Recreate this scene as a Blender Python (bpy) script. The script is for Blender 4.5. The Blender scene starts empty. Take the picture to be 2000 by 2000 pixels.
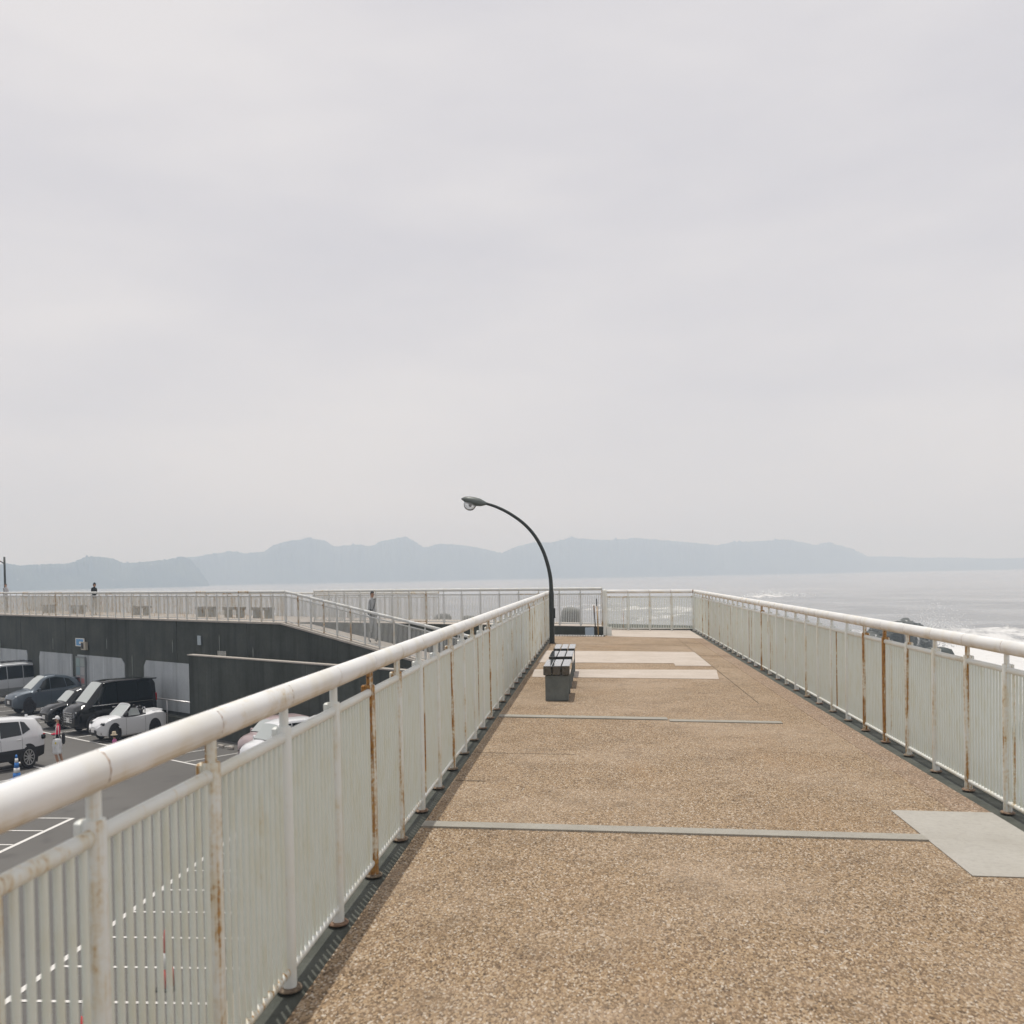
import bpy, bmesh, math, random
import numpy as np
from mathutils import Vector, Matrix, Euler
from mathutils import noise as mnoise

random.seed(7); RNG = np.random.default_rng(7)
sc = bpy.context.scene
COL = sc.collection

# ------------------------------------------------------------------ camera
cam_d = bpy.data.cameras.new('camera'); cam = bpy.data.objects.new('camera', cam_d); COL.objects.link(cam)
EYE = 1.541
YAW, PITCH, ROLL = -0.0851, -0.02, -0.018
fw = Vector((math.sin(YAW)*math.cos(PITCH), math.cos(YAW)*math.cos(PITCH), math.sin(PITCH)))
rt = Vector((math.cos(YAW), -math.sin(YAW), 0)); up = rt.cross(fw)
rt2 = rt*math.cos(ROLL) + up*math.sin(ROLL); up2 = -rt*math.sin(ROLL) + up*math.cos(ROLL)
m = Matrix((rt2, up2, -fw)).transposed().to_4x4(); m.translation = Vector((0, 0, EYE))
cam.matrix_world = m
cam_d.sensor_fit = 'HORIZONTAL'; cam_d.sensor_width = 24.0; cam_d.lens = 24.0*1945/2000
cam_d.shift_x = 0.0; cam_d.shift_y = 162.6/2000
cam_d.clip_start = 0.05; cam_d.clip_end = 60000
cam_d.dof.use_dof = True; cam_d.dof.focus_distance = 13.0; cam_d.dof.aperture_fstop = 3.0
sc.camera = cam

# ------------------------------------------------------------------ sky, sun, exposure
SUN = Vector((-0.105, 0.17, 1.0)).normalized()
elev = math.asin(SUN.z); azim = math.atan2(SUN.x, SUN.y)
w = bpy.data.worlds.new('World'); sc.world = w; w.use_nodes = True
nt = w.node_tree; N = nt.nodes; L = nt.links; N.clear()
wo = N.new('ShaderNodeOutputWorld'); bg = N.new('ShaderNodeBackground'); bg.inputs[1].default_value = 0.1
sky = N.new('ShaderNodeTexSky'); sky.sky_type = 'NISHITA'; sky.sun_disc = False
sky.sun_elevation = elev; sky.sun_rotation = azim; sky.dust_density = 3.0; sky.air_density = 1.0
tc = N.new('ShaderNodeTexCoord'); mp = N.new('ShaderNodeMapping'); mp.inputs['Scale'].default_value = (1.0, 1.0, 3.6)
mp.inputs['Rotation'].default_value = (0.12, 0.1, 0)
n1 = N.new('ShaderNodeTexNoise'); n1.inputs['Scale'].default_value = 1.9; n1.inputs['Detail'].default_value = 5; n1.inputs['Roughness'].default_value = 0.52
cr = N.new('ShaderNodeValToRGB')
cr.color_ramp.elements[0].position = 0.3; cr.color_ramp.elements[0].color = (6.6, 6.45, 6.85, 1)
cr.color_ramp.elements[1].position = 0.68; cr.color_ramp.elements[1].color = (8.35, 8.05, 8.05, 1)
mx = N.new('ShaderNodeMix'); mx.data_type = 'RGBA'; mx.inputs[0].default_value = 0.93
L.new(tc.outputs['Generated'], mp.inputs[0]); L.new(mp.outputs[0], n1.inputs['Vector']); L.new(n1.outputs[0], cr.inputs[0])
L.new(sky.outputs[0], mx.inputs[6]); L.new(cr.outputs[0], mx.inputs[7]); L.new(mx.outputs[2], bg.inputs[0]); L.new(bg.outputs[0], wo.inputs[0])

sd = bpy.data.lights.new('sun', 'SUN'); sd.energy = 3.0; sd.angle = math.radians(0.6); sd.color = (1.0, 0.965, 0.91)
so = bpy.data.objects.new('sun', sd); COL.objects.link(so); so.rotation_euler = SUN.to_track_quat('Z', 'Y').to_euler()
so.location = (0, 0, 60)
sc.view_settings.view_transform = 'Standard'; sc.view_settings.look = 'None'
sc.view_settings.exposure = 0.0; sc.view_settings.gamma = 1.0; sc.view_settings.use_curve_mapping = False
sc.cycles.use_denoising = True
sc.cycles.max_bounces = 6; sc.cycles.diffuse_bounces = 3; sc.cycles.glossy_bounces = 3; sc.cycles.transmission_bounces = 4
sc.cycles.volume_bounces = 1; sc.cycles.transparent_max_bounces = 8
sc.cycles.caustics_reflective = False; sc.cycles.caustics_refractive = False

# ------------------------------------------------------------------ helpers
K = 2.0/3.0                       # the picture is squeezed sideways: plan sizes are two thirds of the usual ones
ZP = -4.17                        # car park level
ZS = -7.0                         # sea level
D = Vector((-0.8046, 0.5938, 0)); NN = Vector((0.5938, 0.8046, 0))   # along / away from the big wall
def nt_pt(n, t, z=0.0): return NN*n + D*t + Vector((0, 0, z))
def deckz(x): return -0.024*(x + 1.177)

class MB:
    def __init__(s): s.v = []; s.f = []; s.m = []
    def add(s, vs, fs, mi=0):
        o = len(s.v); s.v += [tuple(a) for a in vs]; s.f += [tuple(i+o for i in f) for f in fs]; s.m += [mi]*len(fs)
    def box(s, lo, hi, mi=0, M=None):
        x0,y0,z0 = lo; x1,y1,z1 = hi
        vs = [Vector(a) for a in ((x0,y0,z0),(x1,y0,z0),(x1,y1,z0),(x0,y1,z0),(x0,y0,z1),(x1,y0,z1),(x1,y1,z1),(x0,y1,z1))]
        if M: vs = [M @ a for a in vs]
        s.add(vs, [(3,2,1,0),(4,5,6,7),(0,1,5,4),(1,2,6,5),(2,3,7,6),(3,0,4,7)], mi)
    def cbox(s, lo, hi, b, mi=0, M=None):
        # box with chamfered vertical and top edges
        x0,y0,z0 = lo; x1,y1,z1 = hi
        def ring(i, z): return [(x0+i+b,y0+i,z),(x1-i-b,y0+i,z),(x1-i,y0+i+b,z),(x1-i,y1-i-b,z),(x1-i-b,y1-i,z),(x0+i+b,y1-i,z),(x0+i,y1-i-b,z),(x0+i,y0+i+b,z)]
        vs = ring(b, z0)+ring(0, z0+b)+ring(0, z1-b)+ring(b, z1); vs = [Vector(a) for a in vs]
        if M: vs = [M @ a for a in vs]
        fs = [tuple(range(7,-1,-1)), tuple(range(24,32))]
        for r in range(3):
            for i in range(8): fs.append((r*8+i, r*8+(i+1)%8, r*8+8+(i+1)%8, r*8+8+i))
        s.add(vs, fs, mi)
    def tube(s, pts, r, n=10, mi=0, ell=None, cap=True):
        # pts polyline, r radius or list; ell=(a,b) scales across/vertical
        pts = [Vector(a) for a in pts]; k = len(pts); rs = r if isinstance(r, (list, tuple)) else [r]*k
        vs = []
        for i, q in enumerate(pts):
            t = (pts[min(i+1,k-1)]-pts[max(i-1,0)]).normalized()
            u = t.cross(Vector((0,0,1)))
            if u.length < 1e-4: u = Vector((1,0,0))
            u.normalize(); v = u.cross(t).normalized()
            a, b = ell or (1, 1)
            for j in range(n):
                th = 2*math.pi*j/n; vs.append(q + u*(math.cos(th)*rs[i]*a) + v*(math.sin(th)*rs[i]*b))
        fs = []
        for i in range(k-1):
            for j in range(n): fs.append((i*n+j, i*n+(j+1)%n, (i+1)*n+(j+1)%n, (i+1)*n+j))
        if cap: fs += [tuple(range(n-1,-1,-1)), tuple((k-1)*n+j for j in range(n))]
        s.add(vs, fs, mi)
    def lathe(s, prof, n=16, mi=0, M=None, sx=1, sy=1, cap=True):
        vs = []; k = len(prof)
        for r, z in prof:
            for j in range(n): a = 2*math.pi*j/n; vs.append(Vector((math.cos(a)*r*sx, math.sin(a)*r*sy, z)))
        if M: vs = [M @ a for a in vs]
        fs = []
        for i in range(k-1):
            for j in range(n): fs.append((i*n+j, i*n+(j+1)%n, (i+1)*n+(j+1)%n, (i+1)*n+j))
        if cap: fs += [tuple(range(n-1,-1,-1)), tuple((k-1)*n+j for j in range(n))]
        s.add(vs, fs, mi)
    def prism(s, poly, z0, z1, mi=0, top=None):
        # poly plan outline (counter clockwise); z1 number or list per corner
        k = len(poly); zt = z1 if isinstance(z1, (list, tuple)) else [z1]*k
        vs = [(a[0], a[1], z0) for a in poly] + [(a[0], a[1], zt[i]) for i, a in enumerate(poly)]
        fs = [tuple(range(k-1,-1,-1)), tuple(range(k, 2*k))] + [(i, (i+1)%k, k+(i+1)%k, k+i) for i in range(k)]
        s.add(vs, fs, mi)
    def mesh(s, name, mats, smooth=False):
        me = bpy.data.meshes.new(name); me.from_pydata(s.v, [], s.f)
        for mm in (mats if isinstance(mats, (list, tuple)) else [mats]): me.materials.append(mm)
        if any(s.m): me.polygons.foreach_set('material_index', s.m)
        if smooth: me.polygons.foreach_set('use_smooth', [True]*len(me.polygons))
        me.update(); return me
    def build(s, name, mats, parent=None, smooth=False, loc=None, **kw):
        return link(name, s.mesh(name, mats, smooth), parent, loc, **kw)

def link(name, me, parent=None, loc=None, label=None, cat=None, group=None, kind=None):
    o = bpy.data.objects.new(name, me); COL.objects.link(o)
    if parent: o.parent = parent
    if loc is not None: o.location = loc
    tag(o, label, cat, group, kind); return o
def tag(o, label=None, cat=None, group=None, kind=None):
    if label: o['label'] = label
    if cat: o['category'] = cat
    if group: o['group'] = group
    if kind: o['kind'] = kind
    return o
def empty(name, loc, rz=0, **kw):
    o = bpy.data.objects.new(name, None); COL.objects.link(o); o.location = loc; o.rotation_euler = (0, 0, rz)
    o.empty_display_size = 0.2; return tag(o, **kw)
def flat_smooth(me, ang=40):
    me.polygons.foreach_set('use_smooth', [True]*len(me.polygons))
    bm = bmesh.new(); bm.from_mesh(me)
    for e in bm.edges:
        if len(e.link_faces) == 2 and e.calc_face_angle(0) > math.radians(ang): e.smooth = False
    bm.to_mesh(me); bm.free(); return me

# ------------------------------------------------------------------ materials
def mat(name, col=(.5,.5,.5), rough=.6, metal=0.0, spec=.5):
    m = bpy.data.materials.new(name); m.use_nodes = True; b = m.node_tree.nodes['Principled BSDF']
    b.inputs['Base Color'].default_value = (*col, 1); b.inputs['Roughness'].default_value = rough; b.inputs['Metallic'].default_value = metal
    b.inputs['Specular IOR Level'].default_value = spec
    return m
class G:
    """small node graph helper on a material"""
    def __init__(s, m): s.t = m.node_tree; s.b = s.t.nodes['Principled BSDF']
    def n(s, ty, **ins):
        x = s.t.nodes.new(ty)
        for k, v in ins.items():
            k = k.replace('_', ' ')
            if isinstance(v, bpy.types.NodeSocket): s.t.links.new(v, x.inputs[k])
            else: x.inputs[k].default_value = v
        return x
    def l(s, a, b): s.t.links.new(a, b)
    def coord(s, kind='Object', scale=(1,1,1), rot=(0,0,0)):
        c = s.t.nodes.new('ShaderNodeTexCoord'); mp = s.t.nodes.new('ShaderNodeMapping')
        mp.inputs['Scale'].default_value = scale; mp.inputs['Rotation'].default_value = rot
        s.l(c.outputs[kind], mp.inputs[0]); return mp.outputs[0]
    def pos(s, scale=(1,1,1), rot=(0,0,0)):
        c = s.t.nodes.new('ShaderNodeNewGeometry'); mp = s.t.nodes.new('ShaderNodeMapping')
        mp.inputs['Scale'].default_value = scale; mp.inputs['Rotation'].default_value = rot
        s.l(c.outputs['Position'], mp.inputs[0]); return mp.outputs[0]
    def noise(s, vec, scale, detail=4, rough=.55):
        x = s.t.nodes.new('ShaderNodeTexNoise'); s.l(vec, x.inputs['Vector']); x.inputs['Scale'].default_value = scale
        x.inputs['Detail'].default_value = detail; x.inputs['Roughness'].default_value = rough; return x.outputs[0]
    def ramp(s, fac, stops, interp='LINEAR'):
        x = s.t.nodes.new('ShaderNodeValToRGB'); e = x.color_ramp.elements; x.color_ramp.interpolation = interp
        while len(e) < len(stops): e.new(0.5)
        for i, (p, c) in enumerate(stops):
            e[i].position = p; e[i].color = (*c, 1) if len(c) == 3 else c
        s.l(fac, x.inputs[0]); return x.outputs[0]
    def mix(s, fac, a, b, mode='MIX'):
        x = s.t.nodes.new('ShaderNodeMix'); x.data_type = 'RGBA'; x.blend_type = mode
        for sock, v in ((x.inputs[0], fac), (x.inputs[6], a), (x.inputs[7], b)):
            if isinstance(v, bpy.types.NodeSocket): s.l(v, sock)
            elif isinstance(v, (int, float)): sock.default_value = v
            else: sock.default_value = (*v, 1)
        return x.outputs[2]
    def math(s, op, a, b=0.0, c=None):
        x = s.t.nodes.new('ShaderNodeMath'); x.operation = op
        for i, v in enumerate((a, b) if c is None else (a, b, c)):
            if isinstance(v, bpy.types.NodeSocket): s.l(v, x.inputs[i])
            else: x.inputs[i].default_value = v
        return x.outputs[0]
    def smooth(s, v, lo, hi):
        x = s.t.nodes.new('ShaderNodeMapRange'); x.interpolation_type = 'SMOOTHSTEP'; s.l(v, x.inputs[0])
        x.inputs[1].default_value = lo; x.inputs[2].default_value = hi; return x.outputs[0]
    def bump(s, h, strength=.3, dist=.01):
        x = s.t.nodes.new('ShaderNodeBump'); x.inputs['Strength'].default_value = strength; x.inputs['Distance'].default_value = dist
        s.l(h, x.inputs['Height']); s.l(x.outputs[0], s.b.inputs['Normal'])
    def col(s, c): s.l(c, s.b.inputs['Base Color'])
    def rough(s, c): s.l(c, s.b.inputs['Roughness'])

B_, W_ = (0,0,0), (1,1,1)
def paint_mat(name, base, rust_lo, rust_hi, streak=True, dirt=.35, per_obj=False):
    """weathered white paint with rust stains; amount differs from piece to piece"""
    m = mat(name, base, .48); g = G(m); p = g.pos()
    oi = g.t.nodes.new('ShaderNodeObjectInfo'); rnd = oi.outputs['Random']
    vv = g.t.nodes.new('ShaderNodeVectorMath'); vv.operation = 'ADD'; g.l(p, vv.inputs[0])
    cx = g.t.nodes.new('ShaderNodeCombineXYZ'); g.l(g.math('MULTIPLY', rnd, 37.0), cx.inputs[0]); g.l(cx.outputs[0], vv.inputs[1])
    st = g.t.nodes.new('ShaderNodeMapping'); st.inputs['Scale'].default_value = (46, 46, 1.8) if streak else (14, 3, 14); g.l(vv.outputs[0], st.inputs[0])
    s1 = g.noise(st.outputs[0], 1.0, 4, .6); s2 = g.noise(vv.outputs[0], 55, 3, .6); s3 = g.noise(vv.outputs[0], 6, 3, .5)
    amt = oi.outputs['Color'] if per_obj else g.smooth(rnd, rust_lo, rust_hi)
    if per_obj:
        sc_ = g.t.nodes.new('ShaderNodeSeparateColor'); g.l(amt, sc_.inputs[0]); amt = sc_.outputs[0]
    th = g.math('SUBTRACT', 0.80, g.math('MULTIPLY', amt, 0.33))
    k = g.math('ADD', g.math('MULTIPLY', s1, .72), g.math('MULTIPLY', s2, .28))
    k = g.math('ADD', k, g.math('MULTIPLY', g.math('SUBTRACT', s3, .5), .3))
    mask = g.smooth(g.math('SUBTRACT', k, th), -.02, .07)
    stain = g.smooth(g.math('SUBTRACT', k, th), -.16, .04)
    rustc = g.ramp(s2, [(.28, (.07,.03,.012)), (.48, (.30,.14,.035)), (.72, (.47,.29,.10))])
    warm = g.mix(g.math('MULTIPLY', g.smooth(s3, .42, .75), dirt), base, (base[0]*.86, base[1]*.78, base[2]*.58))
    c = g.mix(g.math('MULTIPLY', stain, .6), warm, (.56,.44,.24)); c = g.mix(mask, c, rustc)
    if not streak:   # ochre rust stain and warm floor bounce light, both painted on the underside
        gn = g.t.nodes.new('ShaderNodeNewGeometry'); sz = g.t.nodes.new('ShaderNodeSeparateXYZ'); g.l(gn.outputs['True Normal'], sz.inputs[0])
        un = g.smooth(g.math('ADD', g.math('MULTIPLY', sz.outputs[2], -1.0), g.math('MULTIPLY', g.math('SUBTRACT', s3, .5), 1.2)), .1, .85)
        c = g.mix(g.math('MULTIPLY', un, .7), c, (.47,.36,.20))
    g.col(c); g.rough(g.mix(mask, (.42,.42,.42), (.9,.9,.9)))
    g.bump(g.math('ADD', g.math('MULTIPLY', s2, .6), mask), .12, .004)
    return m
M = {}
M['paint'] = paint_mat('rail_paint', (.70,.72,.68), .5, 1.25)
M['paint_post'] = paint_mat('rail_post_paint', (.71,.735,.70), .12, .92, True, .35, True)
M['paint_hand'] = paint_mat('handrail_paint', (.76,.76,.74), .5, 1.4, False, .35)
M['paint_bar'] = paint_mat('baluster_paint', (.665,.70,.635), .95, 1.0)
M['far_paint'] = paint_mat('far_rail_paint', (.62,.63,.61), .62, 1.1)
M['rust'] = mat('rust', (.24,.11,.05), .9); g = G(M['rust']); g.col(g.ramp(g.noise(g.pos(), 40), [(.35,(.09,.05,.03)),(.6,(.30,.15,.07)),(.75,(.46,.34,.2))]))
M['plate'] = mat('base_plate_metal', (.3,.2,.12), .85); g = G(M['plate'])
g.col(g.mix(g.t.nodes.new('ShaderNodeObjectInfo').outputs['Random'], g.ramp(g.noise(g.pos(), 60), [(.35,(.08,.06,.042)),(.7,(.24,.19,.13))]), g.ramp(g.noise(g.pos(), 45), [(.35,(.14,.075,.045)),(.7,(.30,.20,.125))])))

def aggregate(name, stops, patch=1.0, cell=138):
    m = mat(name, (.3,.22,.15), .88, spec=.25); g = G(m); p = g.pos()
    p0 = p; p = g.pos((1,.56,1)); warp = g.t.nodes.new('ShaderNodeTexNoise'); warp.inputs['Scale'].default_value = 40; g.l(p, warp.inputs['Vector'])
    va = g.t.nodes.new('ShaderNodeVectorMath'); va.operation = 'MULTIPLY_ADD'; g.l(warp.outputs[1], va.inputs[0]); va.inputs[1].default_value = (.012,.012,.012); g.l(p, va.inputs[2])
    vo = g.t.nodes.new('ShaderNodeTexVoronoi'); vo.inputs['Scale'].default_value = cell; g.l(va.outputs[0], vo.inputs['Vector'])
    sep = g.t.nodes.new('ShaderNodeSeparateColor'); g.l(vo.outputs['Color'], sep.inputs[0])
    c = g.ramp(sep.outputs[0], stops)
    de = g.smooth(vo.outputs['Distance'], .55, .9)
    c = g.mix(g.math('MULTIPLY', de, .65), c, (.13,.09,.06))
    p = p0; n1 = g.noise(p, .55, 5, .6); n2 = g.noise(p, 2.3, 6, .65); n3 = g.noise(p, 11, 3); n4 = g.noise(g.pos((1,.4,1)), .9, 5, .6)
    c = g.mix(g.math('MULTIPLY', g.smooth(n1, .42, .68), .34*patch), c, (.42,.335,.25))
    c = g.mix(g.math('MULTIPLY', g.smooth(n2, .46, .74), .36*patch), c, (.105,.075,.05))
    c = g.mix(g.math('MULTIPLY', g.smooth(n4, .5, .75), .30*patch), c, (.30,.19,.10))
    c = g.mix(g.math('MULTIPLY', g.smooth(n3, .45, .8), .22), c, (.40,.29,.2))
    g.col(c); g.bump(g.math('SUBTRACT', 1.0, vo.outputs['Distance']), .55, .006); return m
M['floor'] = aggregate('exposed_aggregate', [(.0,(.075,.053,.035)),(.22,(.178,.121,.071)),(.48,(.272,.188,.109)),(.74,(.368,.267,.162)),(.9,(.40,.325,.24)),(1,(.54,.48,.40))])
M['floor_edge'] = aggregate('exposed_aggregate_brown', [(.0,(.11,.078,.053)),(.3,(.215,.15,.10)),(.6,(.29,.205,.138)),(.9,(.39,.29,.205)),(1,(.58,.53,.46))], .8)
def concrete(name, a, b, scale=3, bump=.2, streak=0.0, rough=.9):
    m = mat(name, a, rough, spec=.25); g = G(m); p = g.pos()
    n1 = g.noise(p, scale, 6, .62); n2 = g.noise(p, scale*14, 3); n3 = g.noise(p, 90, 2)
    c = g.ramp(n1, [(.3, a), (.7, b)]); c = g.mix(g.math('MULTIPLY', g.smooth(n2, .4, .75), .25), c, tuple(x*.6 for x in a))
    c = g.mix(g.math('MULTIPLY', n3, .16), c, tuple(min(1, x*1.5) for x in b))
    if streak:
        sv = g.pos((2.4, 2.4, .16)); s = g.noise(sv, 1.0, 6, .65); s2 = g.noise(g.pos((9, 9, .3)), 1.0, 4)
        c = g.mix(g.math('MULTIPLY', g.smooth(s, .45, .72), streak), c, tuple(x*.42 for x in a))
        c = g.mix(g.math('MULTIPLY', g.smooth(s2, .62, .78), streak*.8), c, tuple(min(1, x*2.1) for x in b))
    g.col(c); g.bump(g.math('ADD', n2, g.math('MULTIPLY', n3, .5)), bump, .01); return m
M['pale_slab'] = concrete('pale_slab', (.40,.345,.29), (.50,.445,.39), 1.6)
M['grey_patch'] = concrete('grey_concrete', (.33,.315,.28), (.40,.385,.35), 2.2, .12)
M['strip'] = concrete('metal_cover_strip', (.265,.25,.215), (.33,.315,.275), 3, .1)
M['kerb'] = concrete('mossy_kerb', (.045,.05,.042), (.10,.105,.09), 4)
M['kerb_pale'] = concrete('pale_kerb', (.33,.27,.2), (.44,.38,.3), 6)
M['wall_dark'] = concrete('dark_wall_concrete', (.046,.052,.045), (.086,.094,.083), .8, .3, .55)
M['wall_panel'] = concrete('whitewashed_panel', (.36,.39,.41), (.44,.47,.48), 1.3, .2, .6)
M['coping'] = concrete('coping', (.31,.285,.25), (.41,.38,.34), 3)
M['prom'] = concrete('promenade_paving', (.36,.32,.28), (.46,.42,.37), 2)
M['asphalt'] = mat('asphalt', (.05,.05,.05), .9, spec=.3); g = G(M['asphalt']); p = g.pos()
c = g.ramp(g.noise(p, .22, 6, .65), [(.3,(.082,.079,.074)),(.7,(.12,.116,.108))]); c = g.mix(g.math('MULTIPLY', g.noise(p, 60, 2), .4), c, (.17,.165,.155))
c = g.mix(g.math('MULTIPLY', g.smooth(g.noise(p, 1.4, 4), .55, .75), .35), c, (.055,.053,.05)); g.col(c); g.bump(g.noise(p, 70, 2), .4, .006)
M['line'] = mat('road_paint', (.62,.61,.58), .8); g = G(M['line']); g.col(g.mix(g.smooth(g.noise(g.pos(), 18, 5, .7), .58, .68), (.62,.61,.58), (.2,.2,.19)))
M['black_metal'] = mat('black_green_metal', (.018,.024,.021), .45); M['bench_wood'] = mat('bench_timber', (.05,.05,.05), .13, spec=.75); M['bench_wood'].node_tree.nodes['Principled BSDF'].inputs['Coat Weight'].default_value = 1.0; M['bench_wood'].node_tree.nodes['Principled BSDF'].inputs['Coat Roughness'].default_value = .03
g = G(M['bench_wood']); p = g.pos((30, 3, 30)); n_ = g.noise(p, 1.0, 5, .65); g.col(g.ramp(n_, [(.3,(.03,.032,.029)),(.7,(.06,.062,.057))])); pass
M['bench_leg'] = concrete('bench_leg_concrete', (.11,.125,.12), (.17,.185,.175), 8)
M['glass_lamp'] = mat('lamp_glass', (.85,.86,.85), .08); M['glass_lamp'].node_tree.nodes['Principled BSDF'].inputs['Transmission Weight'].default_value = .75
M['lamp_grey'] = mat('lamp_housing_grey', (.10,.115,.105), .45)
M['blue'] = mat('sign_blue', (.10,.30,.55), .5); M['white'] = mat('white_plastic', (.72,.72,.7), .5); M['tan'] = mat('tan_box', (.42,.38,.3), .6)
M['steel'] = mat('brushed_steel', (.5,.5,.5), .35, .9); M['red'] = mat('red_plastic', (.55,.035,.03), .5); M['orange'] = mat('orange_plastic', (.75,.16,.05), .5)
M['black'] = mat('black_plastic', (.02,.02,.021), .6); M['rubber'] = mat('tyre_rubber', (.022,.022,.023), .85); M['wood'] = mat('broom_wood', (.38,.26,.12), .7)
M['rim'] = mat('alloy_rim', (.55,.56,.57), .3, .85); M['glass_dark'] = mat('tinted_glass', (.012,.016,.017), .06); M['glass_sky'] = mat('windscreen_sky_glass', (.40,.43,.42), .05)  # windscreen base is pale: reflected sky put into the glass colour
M['chrome'] = mat('chrome', (.72,.73,.74), .16, 1.0); M['lamp_clear'] = mat('headlamp_lens', (.55,.58,.6), .08); M['lamp_red'] = mat('tail_lens', (.28,.012,.012), .15)
M['plate_white'] = mat('number_plate', (.68,.68,.66), .5); M['plate_yellow'] = mat('number_plate_yellow', (.70,.48,.08), .5)
def carpaint(name, col, metal=.0, coat=.5, rough=.35):
    m = mat(name, col, rough, metal); b = m.node_tree.nodes['Principled BSDF']; b.inputs['Coat Weight'].default_value = coat; b.inputs['Coat Roughness'].default_value = .06
    return m
M['car_white'] = carpaint('car_paint_white', (.66,.67,.68)); M['car_black'] = carpaint('car_paint_black', (.004,.005,.005), 0, .5, .14); M['car_black'].node_tree.nodes['Principled BSDF'].inputs['Specular IOR Level'].default_value = .3; M['car_bluegrey'] = carpaint('car_paint_blue_grey', (.085,.11,.135), .3)
M['car_silver'] = carpaint('car_paint_silver', (.52,.54,.56), .2); M['car_grey'] = carpaint('car_paint_grey_lower', (.24,.25,.25), .3); M['car_pink'] = carpaint('car_paint_dusty_pink', (.34,.265,.265)); M['car_maroon'] = carpaint('car_paint_maroon', (.05,.022,.026))
M['skin'] = mat('skin', (.42,.25,.17), .6); M['hair'] = mat('hair', (.015,.012,.011), .6)
def cloth(name, c, r=.9):
    m = mat(name, c, r, spec=.2); g = G(m); g.col(g.ramp(g.noise(g.coord('Object', (9,9,4)), 1.0, 3), [(.3, tuple(x*.75 for x in c)), (.7, tuple(min(1, x*1.15) for x in c))])); return m

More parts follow.
